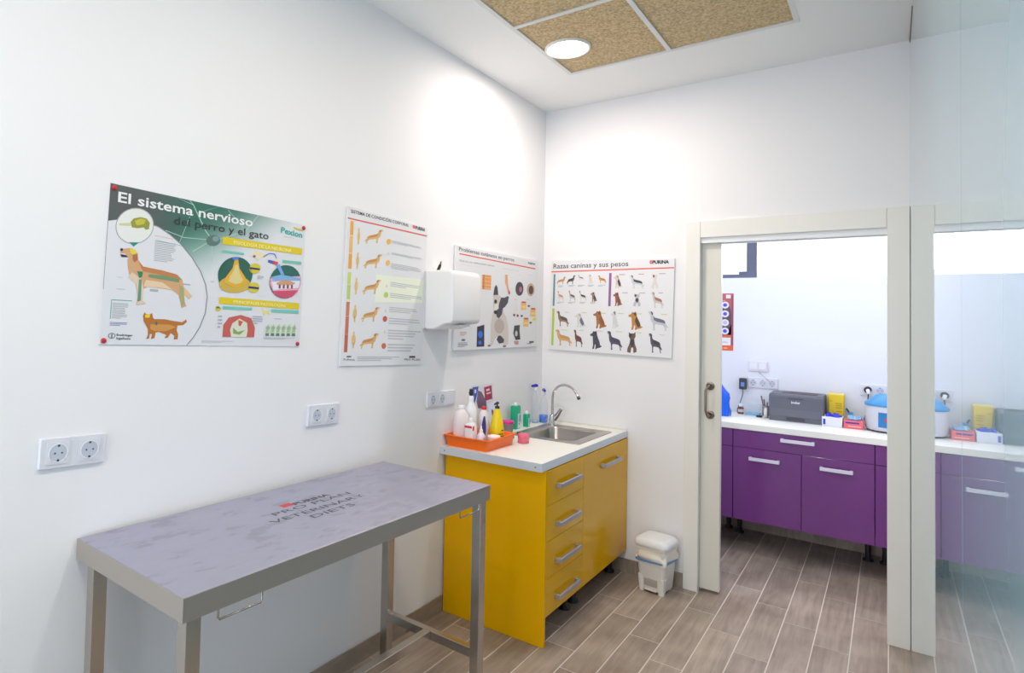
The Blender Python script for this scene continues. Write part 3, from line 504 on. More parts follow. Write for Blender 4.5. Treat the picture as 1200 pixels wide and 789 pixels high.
('dog_picture',168,2,[4356,4899,4417,5000,4479,4967,4540,5018,4577,4917,4589,4816,4638,4681,4711,4513,4748,4345,4833,4312,4748,4244,4601,4208,4589,4174,4528,4173,4540,4342,4503,4409,4466,4189,4380,4171,4417,4341,4405,4510,4393,4679,4380,4763,4282,4779,4257,4847]),
('dog_picture',154,3,[4577,4799,4638,4664,4711,4496,4736,4362,4663,4276,4577,4410,4515,4595]),
('dog_picture',169,4,[4429,4984,4479,4958,4540,5001,4565,4900,4565,4799,4491,4849]),
('dog_picture',170,2,[5251,4930,5260,4985,5302,4992,5361,5003,5427,4986,5474,4924,5486,4827,5554,4735,5804,4679,5980,4625,6051,4551,6074,4448,6132,4380,6185,4313,6150,4271,6083,4339,6091,4243,6121,4168,6062,4140,6045,4225,6015,4327,5936,4395,5804,4417,5628,4436,5575,4408,5575,4235,5622,4188,5498,4165,5510,4303,5474,4475,5397,4561,5361,4716,5349,4827,5361,4861,5266,4874,5254,4902,5326,4895,5320,4923]),
('dog_picture',154,3,[5480,4814,5554,4728,5804,4672,5980,4618,6039,4550,6051,4462,5893,4508,5687,4540,5527,4614]),
('dog_picture',154,4,[5361,4996,5427,4982,5474,4924,5462,4834,5421,4848,5391,4930]),
('dog_picture',156,2,[6657,5065,6718,5008,6858,5009,6918,5085,6928,4876,6878,4761,6908,4552,6978,4363,6988,4211,6898,4172,6858,4171,6848,4399,6808,4380,6768,4398,6748,4169,6698,4168,6607,4205,6617,4358,6687,4550,6718,4741,6657,4874]),
('dog_picture',171,4,[6667,5046,6718,4998,6778,4989,6768,4875,6698,4836,6662,4893]),
('dog_picture',172,2,[4362,3797,4428,3904,4493,3870,4559,3924,4598,3819,4611,3713,4663,3573,4742,3399,4781,3224,4872,3191,4781,3118,4624,3078,4611,3043,4546,3041,4559,3218,4520,3287,4480,3056,4388,3036,4428,3214,4415,3391,4402,3567,4388,3655,4283,3671,4257,3741]),
('dog_picture',173,3,[4598,3695,4663,3556,4742,3381,4768,3241,4689,3151,4598,3289,4533,3482]),
('dog_picture',174,4,[4441,3886,4493,3861,4559,3906,4585,3801,4585,3695,4506,3746]),
('dog_picture',175,2,[5593,3850,5664,3800,5829,3804,5899,3873,5911,3687,5852,3584,5887,3399,5969,3232,5981,3097,5876,3060,5829,3059,5817,3262,5770,3244,5723,3259,5699,3055,5640,3054,5533,3084,5545,3221,5628,3393,5664,3563,5593,3680]),
('dog_picture',154,3,[5687,3564,5829,3567,5852,3415,5770,3278,5664,3410]),
('dog_picture',154,4,[5605,3833,5664,3792,5734,3785,5723,3683,5640,3647,5599,3697]),
('dog_picture',176,2,[6607,3877,6614,3941,6647,3950,6694,3963,6746,3944,6784,3873,6793,3761,6847,3655,7046,3592,7186,3532,7242,3446,7260,3327,7307,3250,7348,3172,7321,3123,7267,3201,7274,3090,7297,3004,7251,2971,7237,3069,7214,3188,7151,3265,7046,3290,6906,3310,6863,3277,6863,3078,6901,3024,6802,2997,6812,3156,6784,3355,6722,3453,6694,3632,6685,3759,6694,3799,6619,3814,6609,3845,6666,3839,6661,3870]),
('dog_picture',177,3,[6788,3745,6847,3647,7046,3584,7186,3524,7232,3446,7242,3343,7116,3395,6952,3431,6826,3515]),
('dog_picture',157,4,[6694,3955,6746,3940,6784,3873,6774,3769,6741,3784,6718,3879]),
('dog_picture',178,2,[490,2512,499,2580,539,2589,596,2604,659,2585,705,2511,717,2393,782,2282,1024,2219,1194,2159,1262,2069,1284,1945,1341,1863,1391,1782,1358,1730,1293,1811,1301,1695,1330,1604,1273,1568,1256,1672,1228,1796,1152,1877,1024,1901,854,1919,802,1883,802,1673,848,1616,728,1585,739,1754,705,1963,631,2066,596,2254,585,2389,596,2431,504,2445,493,2478,562,2472,556,2506]),
('dog_picture',179,3,[711,2376,782,2274,1024,2211,1194,2150,1251,2069,1262,1961,1109,2013,910,2047,757,2134]),
('dog_picture',180,4,[596,2596,659,2581,705,2511,694,2401,654,2416,625,2516]),
('dog_picture',181,2,[1882,2374,1970,2491,2057,2456,2143,2516,2195,2404,2213,2291,2282,2142,2385,1957,2437,1770,2557,1738,2437,1657,2230,1610,2213,1571,2126,1567,2143,1757,2091,1831,2039,1582,1917,1557,1970,1750,1952,1939,1935,2129,1917,2223,1778,2237,1743,2312]),
('dog_picture',157,3,[2195,2272,2282,2123,2385,1938,2420,1788,2316,1689,2195,1836,2109,2041]),
('dog_picture',182,4,[1987,2473,2057,2447,2143,2497,2178,2385,2178,2271,2074,2324]),
('dog_picture',183,2,[3158,2546,3257,2688,3357,2645,3455,2717,3515,2582,3534,2445,3613,2264,3731,2040,3790,1814,3926,1774,3790,1676,3554,1620,3534,1573,3436,1569,3455,1799,3396,1888,3337,1587,3198,1557,3257,1790,3238,2020,3218,2249,3198,2363,3039,2381,2999,2472]),
('dog_picture',184,3,[3515,2421,3613,2241,3731,2017,3770,1836,3652,1716,3515,1893,3416,2142]),
('dog_picture',185,4,[3277,2665,3357,2634,3455,2694,3495,2558,3495,2420,3376,2485]),
('dog_picture',186,2,[4252,2584,4310,2722,4367,2679,4425,2749,4459,2614,4471,2478,4517,2299,4585,2075,4620,1850,4700,1808,4620,1714,4482,1663,4471,1617,4413,1614,4425,1841,4390,1931,4356,1634,4275,1608,4310,1836,4298,2063,4287,2290,4275,2403,4183,2422,4160,2513]),
('dog_picture',157,4,[4321,2700,4367,2667,4425,2726,4448,2591,4448,2455,4379,2520]),
('dog_picture',187,2,[5408,2564,5506,2704,5604,2662,5702,2734,5760,2599,5779,2464,5857,2285,5973,2064,6031,1840,6166,1801,6031,1704,5799,1648,5779,1602,5682,1597,5702,1825,5643,1914,5585,1615,5448,1586,5506,1817,5487,2043,5467,2270,5448,2383,5291,2400,5251,2490]),
('dog_picture',188,3,[5760,2441,5857,2263,5973,2041,6012,1862,5896,1743,5760,1919,5663,2164]),
('dog_picture',189,4,[5526,2682,5604,2651,5702,2711,5740,2576,5740,2440,5624,2504]),
('dog_picture',190,2,[6460,2676,6472,2754,6524,2765,6599,2782,6682,2761,6741,2677,6756,2543,6842,2416,7157,2347,7378,2280,7466,2178,7495,2037,7568,1945,7634,1853,7590,1794,7506,1885,7517,1753,7554,1650,7481,1609,7459,1726,7422,1867,7323,1958,7157,1984,6935,2003,6868,1962,6868,1723,6927,1658,6771,1622,6786,1815,6741,2053,6644,2169,6599,2383,6584,2536,6599,2585,6479,2600,6464,2638,6554,2632,6547,2670]),
('dog_picture',157,3,[6749,2523,6842,2407,7157,2338,7378,2270,7451,2178,7466,2055,7268,2113,7009,2150,6808,2247]),
('dog_picture',154,4,[6599,2773,6682,2756,6741,2677,6726,2551,6674,2569,6637,2683]),
('dog_picture',191,2,[448,1257,459,1328,512,1339,589,1356,672,1338,733,1262,748,1140,835,1027,1155,969,1379,912,1469,821,1499,693,1573,611,1640,528,1595,474,1510,555,1521,435,1558,342,1484,302,1461,409,1424,537,1323,618,1155,639,929,653,861,614,861,396,922,338,763,303,778,478,733,694,634,798,589,992,573,1132,589,1176,467,1188,452,1222,543,1218,535,1252]),
('dog_picture',192,3,[740,1123,835,1018,1155,961,1379,903,1454,821,1469,709,1267,758,1005,787,801,872]),
('dog_picture',151,4,[589,1347,672,1333,733,1262,718,1148,664,1162,627,1266]),
('dog_picture',193,2,[1743,1313,1749,1387,1777,1398,1817,1414,1861,1393,1893,1311,1901,1182,1947,1060,2117,990,2237,923,2284,824,2300,687,2340,597,2375,507,2352,451,2306,540,2312,412,2332,312,2292,272,2280,387,2260,524,2207,613,2117,640,1997,661,1961,622,1961,391,1993,328,1909,295,1917,480,1893,710,1841,823,1817,1030,1809,1178,1817,1224,1753,1240,1745,1276,1793,1269,1789,1306]),
('dog_picture',194,3,[1897,1163,1947,1050,2117,981,2237,914,2276,824,2284,704,2177,763,2037,801,1929,897]),
('dog_picture',195,4,[1817,1405,1861,1388,1893,1311,1885,1191,1857,1208,1837,1318]),
('dog_picture',196,2,[2978,1243,3065,1391,3152,1347,3239,1423,3291,1283,3308,1141,3377,954,3481,723,3532,488,3652,448,3532,346,3325,286,3308,237,3222,232,3239,471,3187,563,3135,250,3013,219,3065,461,3048,698,3031,936,3013,1054,2874,1071,2839,1164]),
('dog_picture',197,4,[3083,1368,3152,1335,3239,1399,3274,1258,3274,1115,3170,1181]),
('dog_picture',198,2,[3965,1334,3975,1414,4019,1426,4081,1444,4150,1423,4200,1336,4212,1198,4284,1068,4548,998,4733,929,4807,825,4831,679,4893,585,4948,490,4911,429,4840,523,4850,386,4880,279,4819,236,4801,358,4770,504,4687,597,4548,623,4362,642,4306,599,4306,352,4356,286,4225,248,4237,447,4200,692,4119,811,4081,1032,4069,1190,4081,1241,3981,1255,3969,1295,4044,1288,4038,1328]),
('dog_picture',199,3,[4206,1178,4284,1058,4548,988,4733,920,4794,825,4807,698,4640,757,4424,794,4256,893]),
('dog_picture',200,4,[4081,1434,4150,1418,4200,1336,4188,1206,4144,1224,4113,1341]),
('dog_picture',201,2,[5328,1439,5420,1362,5635,1372,5726,1486,5741,1187,5665,1020,5711,723,5817,458,5832,242,5696,178,5635,175,5619,500,5558,469,5497,493,5466,164,5390,159,5251,204,5267,424,5374,704,5420,980,5328,1166]),
('dog_picture',202,3,[5451,981,5635,991,5665,748,5558,524,5420,734]),
('dog_picture',203,4,[5344,1412,5420,1348,5512,1339,5497,1175,5390,1114,5336,1193]),
('dog_picture',204,2,[6534,1329,6541,1408,6577,1419,6628,1436,6683,1415,6724,1329,6734,1193,6792,1065,7006,994,7156,925,7216,822,7236,677,7286,584,7331,490,7301,430,7243,523,7251,388,7276,283,7226,241,7211,361,7186,505,7118,598,7006,625,6855,645,6810,603,6810,360,6850,294,6744,258,6754,454,6724,695,6658,813,6628,1031,6617,1187,6628,1236,6546,1252,6536,1290,6597,1283,6592,1322]),
('dog_picture',205,3,[6729,1173,6792,1055,7006,984,7156,915,7206,821,7216,696,7081,756,6905,794,6769,893]),
('dog_picture',206,4,[6628,1427,6683,1410,6724,1329,6714,1202,6678,1219,6653,1335]),
('small_print',207,2,[522,4314,903,4314,903,4286,522,4286]),
('small_print',207,2,[522,4247,822,4247,822,4219,522,4219]),
('small_print',207,2,[1256,4353,1727,4353,1727,4325,1256,4325]),
('small_print',207,2,[1256,4287,1597,4287,1597,4259,1256,4259]),
('small_print',207,2,[1907,4361,2389,4361,2389,4333,1907,4333]),
('small_print',207,2,[1907,4295,2229,4295,2229,4268,1907,4268]),
('small_print',207,2,[2588,4370,2988,4370,2988,4342,2588,4342]),
('small_print',207,2,[2588,4304,2907,4304,2907,4277,2588,4277]),
('small_print',207,2,[3277,4378,3745,4378,3745,4351,3277,4351]),
('small_print',207,2,[3277,4314,3550,4314,3550,4286,3277,4286]),
('small_print',207,2,[490,3215,964,3215,964,3188,490,3188]),
('small_print',207,2,[490,3152,718,3152,718,3125,490,3125]),
('small_print',207,2,[1288,3226,1769,3226,1769,3199,1288,3199]),
('small_print',207,2,[1288,3163,1570,3163,1570,3136,1288,3136]),
('small_print',207,2,[2070,3246,2463,3246,2463,3220,2070,3220]),
('small_print',207,2,[2070,3184,2361,3184,2361,3157,2070,3157]),
('small_print',207,2,[2779,3244,3139,3244,3139,3218,2779,3218]),
('small_print',207,2,[2779,3182,3057,3182,3057,3156,2779,3156]),
('small_print',208,2,[4604,5057,4970,5057,4970,5018,4604,5018]),
('small_print',208,2,[5795,5081,6127,5081,6127,5042,5795,5042]),
('small_print',208,2,[7025,5104,7397,5104,7397,5066,7025,5066]),
('small_print',208,2,[4833,3910,5171,3910,5171,3874,4833,3874]),
('small_print',208,2,[5888,3910,6241,3910,6241,3875,5888,3875]),
('small_print',208,2,[7025,3932,7282,3932,7282,3897,7025,3897]),
('small_print',209,2,[1058,2559,1375,2559,1375,2518,1058,2518]),
('small_print',209,2,[2213,2578,2573,2578,2573,2538,2213,2538]),
('small_print',209,2,[3396,2579,3817,2579,3817,2539,3396,2539]),
('small_print',209,2,[4604,2601,4979,2601,4979,2562,4604,2562]),
('small_print',209,2,[5702,2620,6070,2620,6070,2581,5702,2581]),
('small_print',209,2,[7205,2635,7563,2635,7563,2597,7205,2597]),
('small_print',209,2,[870,1369,1285,1369,1285,1332,870,1332]),
('small_print',209,2,[2091,1407,2394,1407,2394,1370,2091,1370]),
('small_print',209,2,[3257,1424,3663,1424,3663,1387,3257,1387]),
('small_print',209,2,[4488,1445,4895,1445,4895,1409,4488,1409]),
('small_print',209,2,[5814,1452,6082,1452,6082,1417,5814,1417]),
('small_print',209,2,[7151,1388,7460,1388,7460,1354,7151,1354])]),
'disc':(0.17,0.445,[
('red_field',210,1,[10,4440,1690,4440,1690,1227,10,1227]),
('red_field',211,1,[10,2011,1690,2011,1690,977,10,977]),
('red_field',212,2,[10,406,1690,406,1690,10,10,10]),
('red_field',60,2,[1549,4293,1690,4293,1690,442,1549,442]),
('dark_oval',213,2,[1564,2582,1550,2291,1510,2018,1446,1778,1362,1584,1262,1448,1152,1378,1039,1378,929,1448,829,1584,745,1778,681,2018,641,2291,627,2582,641,2872,681,3145,745,3386,829,3579,929,3715,1039,3785,1152,3785,1262,3715,1362,3579,1446,3386,1510,3145,1550,2872]),
('round_picture',214,3,[1390,3544,1373,3452,1325,3370,1250,3310,1159,3277,1062,3277,971,3310,897,3370,848,3452,831,3544,848,3637,897,3719,971,3779,1062,3811,1159,3811,1250,3779,1325,3719,1373,3637]),
('round_picture',215,4,[1254,3544,1240,3482,1200,3433,1143,3405,1079,3405,1021,3433,981,3482,967,3544,981,3606,1021,3656,1079,3683,1143,3683,1200,3656,1240,3606]),
('round_picture',214,3,[1390,2853,1373,2760,1325,2678,1250,2618,1159,2586,1062,2586,971,2618,897,2678,848,2760,831,2853,848,2945,897,3027,971,3087,1062,3119,1159,3119,1250,3087,1325,3027,1373,2945]),
('round_picture',216,4,[1254,2853,1240,2791,1200,2741,1143,2714,1079,2714,1021,2741,981,2791,967,2853,981,2914,1021,2964,1079,2992,1143,2992,1200,2964,1240,2914]),
('round_picture',214,3,[1390,2168,1373,2075,1325,1994,1250,1933,1159,1901,1062,1901,971,1933,897,1994,848,2075,831,2168,848,2261,897,2342,971,2403,1062,2435,1159,2435,1250,2403,1325,2342,1373,2261]),
('round_picture',217,4,[1254,2168,1240,2106,1200,2056,1143,2029,1079,2029,1021,2056,981,2106,967,2168,981,2230,1021,2279,1079,2307,1143,2307,1200,2279,1240,2230]),
('round_picture',214,3,[1390,1512,1373,1419,1325,1338,1250,1277,1159,1245,1062,1245,971,1277,897,1338,848,1419,831,1512,848,1605,897,1686,971,1747,1062,1779,1159,1779,1250,1747,1325,1686,1373,1605]),
('round_picture',218,4,[1254,1512,1240,1450,1200,1400,1143,1373,1079,1373,1021,1400,981,1450,967,1512,981,1574,1021,1623,1079,1651,1143,1651,1200,1623,1240,1574]),
('round_picture',214,3,[650,1476,630,1383,576,1309,497,1268,410,1268,331,1309,276,1383,257,1476,276,1569,331,1643,410,1685,497,1685,576,1643,630,1569]),
('round_picture',219,3,[650,2938,630,2845,576,2771,497,2730,410,2730,331,2771,276,2845,257,2938,276,3031,331,3105,410,3147,497,3147,576,3105,630,3031]),
('white_box',220,3,[151,998,1511,998,1511,406,151,406]),
('white_box',221,4,[680,870,663,820,617,789,561,789,516,820,499,870,516,920,561,951,617,951,663,920]),
('white_box',144,4,[529,713,1211,713,1211,680,529,680]),
('white_box',144,4,[529,635,1345,635,1345,602,529,602]),
('white_box',144,4,[529,556,960,556,960,523,529,523]),
('white_box',222,3,[1171,4350,1511,4350,1511,4065,1171,4065]),
('white_box',223,3,[695,4150,910,4150,910,4120,695,4120]),
('white_box',224,3,[1020,214,1286,214,1286,166,1020,166]),
('white_box',225,3,[756,3901,1105,3901,1105,3868,756,3868])])}
# ---------------------------------------------------------------- materials with structure
H = 2.978; W = 1.944; YR = -5.5; XB0, XB1, YB = -.35, 2.6, 1.437
WALL = mat((240, 238, 240), .85, bump=.15, scale=260)
WALLB = mat((232, 233, 240), .85, bump=.15, scale=260)
CEIL = mat((244, 244, 243), .9, bump=.1, scale=200)
TRIM = mat((238, 235, 229), .45); LEAFM = mat((228, 223, 212), .4)
def wood_tile():
    m = bpy.data.materials.new('wood_look_tile'); m.use_nodes = True; nt = m.node_tree; N = nt.nodes; L = nt.links; b = N['Principled BSDF']
    tc = N.new('ShaderNodeTexCoord'); oi = N.new('ShaderNodeObjectInfo'); mp = N.new('ShaderNodeMapping'); mp.inputs['Scale'].default_value = (38, 2.6, 8)
    ad = N.new('ShaderNodeVectorMath'); ad.operation = 'MULTIPLY_ADD'; ad.inputs[1].default_value = (1, 1, 1)
    sc = N.new('ShaderNodeVectorMath'); sc.operation = 'SCALE'; sc.inputs['Scale'].default_value = 9
    cb = N.new('ShaderNodeCombineXYZ'); L.new(oi.outputs['Random'], cb.inputs[0]); L.new(oi.outputs['Random'], cb.inputs[1]); L.new(oi.outputs['Random'], cb.inputs[2]); L.new(cb.outputs[0], sc.inputs[0])
    L.new(tc.outputs['Object'], ad.inputs[0]); L.new(sc.outputs[0], ad.inputs[2]); L.new(ad.outputs[0], mp.inputs[0])
    n1 = N.new('ShaderNodeTexNoise'); n1.inputs['Scale'].default_value = 1; n1.inputs['Detail'].default_value = 6; n1.inputs['Roughness'].default_value = .6; n1.inputs['Distortion'].default_value = .6; L.new(mp.outputs[0], n1.inputs['Vector'])
    n2 = N.new('ShaderNodeTexNoise'); n2.inputs['Scale'].default_value = 5; n2.inputs['Detail'].default_value = 2; L.new(ad.outputs[0], n2.inputs['Vector'])
    r = N.new('ShaderNodeValToRGB'); r.color_ramp.elements[0].position = .28; r.color_ramp.elements[1].position = .72
    r.color_ramp.elements[0].color = lin((128, 111, 97))+(1,); r.color_ramp.elements[1].color = lin((186, 169, 154))+(1,)
    ma = N.new('ShaderNodeMath'); ma.operation = 'MULTIPLY_ADD'; ma.inputs[1].default_value = .55; L.new(n1.outputs['Fac'], ma.inputs[0])
    mb_ = N.new('ShaderNodeMath'); mb_.operation = 'MULTIPLY'; mb_.inputs[1].default_value = .45; L.new(n2.outputs['Fac'], mb_.inputs[0]); L.new(mb_.outputs[0], ma.inputs[2]); L.new(ma.outputs[0], r.inputs[0])
    hv = N.new('ShaderNodeHueSaturation'); mr = N.new('ShaderNodeMapRange'); mr.inputs[3].default_value = .86; mr.inputs[4].default_value = 1.12; L.new(oi.outputs['Random'], mr.inputs[0]); L.new(mr.outputs[0], hv.inputs['Value']); L.new(r.outputs[0], hv.inputs['Color']); L.new(hv.outputs[0], b.inputs['Base Color'])
    b.inputs['Roughness'].default_value = .42
    bp = N.new('ShaderNodeBump'); bp.inputs['Strength'].default_value = .15; bp.inputs['Distance'].default_value = .002; L.new(n1.outputs['Fac'], bp.inputs['Height']); L.new(bp.outputs[0], b.inputs['Normal'])
    return m
TILE = wood_tile()
def cork():
    m = mat((196, 168, 122), .95, bump=.6, scale=90, var=.01); m = m.copy(); nt = m.node_tree
    r = [n for n in nt.nodes if n.type == 'VALTORGB'][0]; r.color_ramp.elements[0].color = lin((170, 144, 106))+(1,); r.color_ramp.elements[1].color = lin((226, 204, 162))+(1,)
    [n for n in nt.nodes if n.type == 'TEX_NOISE'][0].inputs['Detail'].default_value = 5; return m
CORK = cork()
def steel(col, rough, stain=False):
    m = bpy.data.materials.new('brushed_steel'); m.use_nodes = True; nt = m.node_tree; N = nt.nodes; L = nt.links; b = N['Principled BSDF']
    b.inputs['Metallic'].default_value = 1; b.inputs['Base Color'].default_value = lin(col)+(1,)
    tc = N.new('ShaderNodeTexCoord'); n = N.new('ShaderNodeTexNoise'); n.inputs['Scale'].default_value = 9 if stain else 6; n.inputs['Detail'].default_value = 6; n.inputs['Roughness'].default_value = .6
    mp = N.new('ShaderNodeMapping'); mp.inputs['Scale'].default_value = (1.6, .7, 1) if stain else (1, 1, 1); L.new(tc.outputs['Object'], mp.inputs[0]); L.new(mp.outputs[0], n.inputs['Vector'])
    mr = N.new('ShaderNodeMapRange'); mr.inputs[1].default_value = .4; mr.inputs[2].default_value = .6; mr.inputs[3].default_value = rough; mr.inputs[4].default_value = rough*(1.3 if stain else 1.0); L.new(n.outputs['Fac'], mr.inputs[0]); L.new(mr.outputs[0], b.inputs['Roughness'])
    if stain:
        r = N.new('ShaderNodeValToRGB'); r.color_ramp.elements[0].position = .545; r.color_ramp.elements[1].position = .60
        r.color_ramp.elements[0].color = lin(col)+(1,); r.color_ramp.elements[1].color = lin(tuple(k*.93 for k in col))+(1,)
        L.new(n.outputs['Fac'], r.inputs[0]); L.new(r.outputs[0], b.inputs['Base Color'])
    return m
STEEL = steel((194, 187, 178), .25); APRON = steel((196, 188, 180), .42); STEELTOP = steel((192, 190, 206), .40, True); SINKM = steel((178, 172, 164), .3)
CHROME = mat((214, 212, 212), .08, 1.0); HANDLE = mat((178, 176, 186), .35, .6); NICKEL = mat((150, 138, 124), .3, .9)
YEL = mat((234, 174, 0), .12, spec=.5, ior=1.28); PUR = mat((112, 50, 124), .1, spec=.5); WTOP = mat((240, 238, 230), .35); WEDGE = mat((224, 230, 236), .4)
WHITE = mat((240, 240, 242), .35); BLACK = mat((26, 26, 30), .5); OFFW = mat((232, 230, 236), .4)
def clear(tint=(1, 1, 1), amt=.85, rough=.05):
    m = bpy.data.materials.new('clear_glass'); m.use_nodes = True; nt = m.node_tree; nt.nodes.clear(); N = nt.nodes
    o = N.new('ShaderNodeOutputMaterial'); t = N.new('ShaderNodeBsdfTransparent'); t.inputs[0].default_value = tint+(1,); g = N.new('ShaderNodeBsdfPrincipled'); g.inputs['Base Color'].default_value = (.9, .93, .95, 1); g.inputs['Roughness'].default_value = rough
    mx = N.new('ShaderNodeMixShader'); mx.inputs[0].default_value = 1-amt; nt.links.new(t.outputs[0], mx.inputs[1]); nt.links.new(g.outputs[0], mx.inputs[2]); nt.links.new(mx.outputs[0], o.inputs[0]); return m
GLASS = clear(amt=.93); CLEARP = clear((.96, .98, 1), .86, .12)
PARTITION = mat((146, 176, 188), .015, spec=.5, ior=1.36)

# ---------------------------------------------------------------- floor
floor = struct(Bx(XB0-.1, XB1+.1, YR-.1, YB+.1, -.06, -.0012).build('floor', mat((220, 209, 198), .8)))
X0, PW, TL, GAP = .56205, .14415, .675, .005
full = None
i0 = int(math.floor((XB0-X0)/PW)); i1 = int(math.ceil((XB1-X0)/PW))
for i in range(i0, i1):
    off = -.408-.1715*i
    k0 = int(math.floor((YR-off)/TL))-1
    for k in range(k0, k0+14):
        ya, yb = off+k*TL+GAP/2, off+(k+1)*TL-GAP/2; xa, xb = X0+i*PW+GAP/2, X0+(i+1)*PW-GAP/2
        in_front = (xa+xb)/2 > -.04 and (xa+xb)/2 < W+.02
        y_lo, y_hi = (YR if in_front else .1), YB
        ca, cb = max(ya, y_lo), min(yb, y_hi)
        if cb-ca < .02: continue
        da, db = max(xa, XB0 if ca >= .09 else 0), min(xb, XB1 if ca >= .09 else W)
        if db-da < .01: continue
        if abs(ca-ya)+abs(cb-yb)+abs(da-xa)+abs(db-xb) < 1e-6:
            if full is None:
                hx, hy = (xb-xa)/2, (yb-ya)/2
                o = Bx(-hx, hx, -hy, hy, -.0011, 0).build('floor_tile', TILE, floor, bevel=.0006, seg=1); full = o
            else:
                o = full.copy(); COL.objects.link(o); o.parent = floor
        else:
            hx, hy = (db-da)/2, (cb-ca)/2
            o = Bx(-hx, hx, -hy, hy, -.0011, 0).build('floor_tile', TILE, floor)
        o.location = ((da+db)/2, (ca+cb)/2, 0)

# ---------------------------------------------------------------- room shell
struct(Bx(-.12, 0, YR-.12, 0, -.06, H+.1).build('wall_left', WALL))
wf = MB(); wf.box(-.12, .30, 0, .1, -.06, H+.1); wf.box(.30, .98, 0, .022, -.06, H+.1); wf.box(.30, .98, .078, .1, -.06, H+.1)
wf.box(.98, 1.866, 0, .1, 2.062, H+.1); wf.box(1.866, W+.1, 0, .1, -.06, H+.1); struct(wf.build('wall_far', WALL))
DX0, DX1 = XB0-.1, XB1+.1
struct(Bx(XB0-.1, XB0, .1, YB+.12, -.06, H+.1).build('wall_back_room_left', WALLB))
struct(Bx(XB1, XB1+.1, .1, YB+.12, -.06, H+.1).build('wall_back_room_right', WALLB))
struct(Bx(W+.1, XB1+.1, .0, .1, -.06, H+.1).build('wall_back_room_near', WALLB))
SZ, ST = 1.905, 2.62
wb = MB(); wb.box(XB0, XB1, YB, YB+.12, -.06, SZ); wb.box(XB0, XB1, YB, YB+.12, ST, H+.1); wb.box(XB0, .1, YB, YB+.12, SZ, ST); wb.box(2.4, XB1, YB, YB+.12, SZ, ST)
struct(wb.build('wall_back', WALLB))
# unseen rear wall; its glazed opening is added to light the front room
wr = MB(); wr.box(0, W, YR-.12, YR, -.06, .12); wr.box(0, W, YR-.12, YR, 2.75, H+.1); wr.box(0, .06, YR-.12, YR, .12, 2.75); wr.box(W-.06, W+.1, YR-.12, YR, -.06, H+.1)
struct(wr.build('wall_rear', WALL))
w2 = MB()
for x in (.06, .97-.02, W-.1): w2.box(x, x+.04, YR-.08, YR-.03, .12, 2.75)
w2.box(.06, W-.06, YR-.08, YR-.03, .12, .17); w2.box(.06, W-.06, YR-.08, YR-.03, 2.70, 2.75)
win2 = struct(w2.build('added_rear_window', mat((90, 94, 106), .4))); Bx(.1, W-.1, YR-.06, YR-.052, .17, 2.70).build('pane', GLASS, win2)  # frame and pane of the added opening, never in view
# clerestory window of the back room
w1 = MB(); w1.box(.1, 1.065, YB+.03, YB+.08, SZ, SZ+.03); w1.box(.995, 1.065, YB+.03, YB+.08, SZ+.03, ST); w1.box(.94, .995, YB+.04, YB+.07, SZ+.03, SZ+.052); w1.box(.1, .14, YB+.03, YB+.08, SZ+.03, ST); w1.box(.1, 1.065, YB+.03, YB+.08, ST-.04, ST)
win1 = struct(w1.build('window_1', mat((84, 90, 112), .4)))
Bx(.14, .995, YB+.052, YB+.058, SZ+.03, ST-.04).build('pane', GLASS, win1); Bx(1.065, 2.4, YB+.085, YB+.091, SZ, ST).build('pane', GLASS, win1)
# glass partition on the right
pr = struct(Bx(W+.012, W+.06, YR, -.0, H-.02, H+.1).build('wall_right', mat((90, 92, 92), .5)))
Bx(W, W+.012, -2.785, -.0005, .001, H-.001).build('glass_panel', PARTITION, pr)
Bx(W, W+.012, YR, -2.7885, .001, H-.001).build('glass_panel', PARTITION, pr)
Bx(W+.0122, W+.03, YR, -.0005, .0, H-.02).build('backing_sheet', mat((140, 160, 170), .7), pr)
Bx(W-.002, W-.0003, -.42, -.001, H-.012, H-.0005).build('ceiling_channel', mat((110, 100, 92), .5), pr)
# ceilings
PX = (.410, .957, 1.523); PY0 = -.545; PYS = .70; NR = 6
cl = MB()
PYN = PY0-PYS*NR
cl.box(0, PX[0], YR, 0, H, H+.08); cl.box(PX[2], W+.1, YR, 0, H, H+.08); cl.box(PX[0], PX[2], PY0, 0, H, H+.08); cl.box(PX[0], PX[2], YR, PYN, H, H+.08); cl.box(PX[0], PX[2], PYN, PY0, H+.03, H+.08)
ceil = struct(cl.build('ceiling', CEIL))
struct(Bx(XB0, XB1, .1, YB, 2.80, 2.9).build('ceiling', CEIL))
pan = None
for r in range(NR):
    for c in range(2):
        x0, x1 = PX[c], PX[c+1]; y1 = PY0-PYS*r; y0 = y1-PYS
        Bx(x0+.004, x1-.004, y0+.004, y1-.004, H+.006, H+.026).build('ceiling_panel', CORK, ceil)
GRID = mat((226, 226, 224), .5)
for x in PX: Bx(x-.011, x+.011, PYN, PY0+.011, H-.002, H+.005).build('ceiling_grid_bar', GRID, ceil)
for r in range(NR+1):
    for c in range(2): Bx(PX[c]+.011, PX[c+1]-.011, PY0-PYS*r-.011, PY0-PYS*r+.011, H-.002, H+.005).build('ceiling_grid_bar', GRID, ceil)
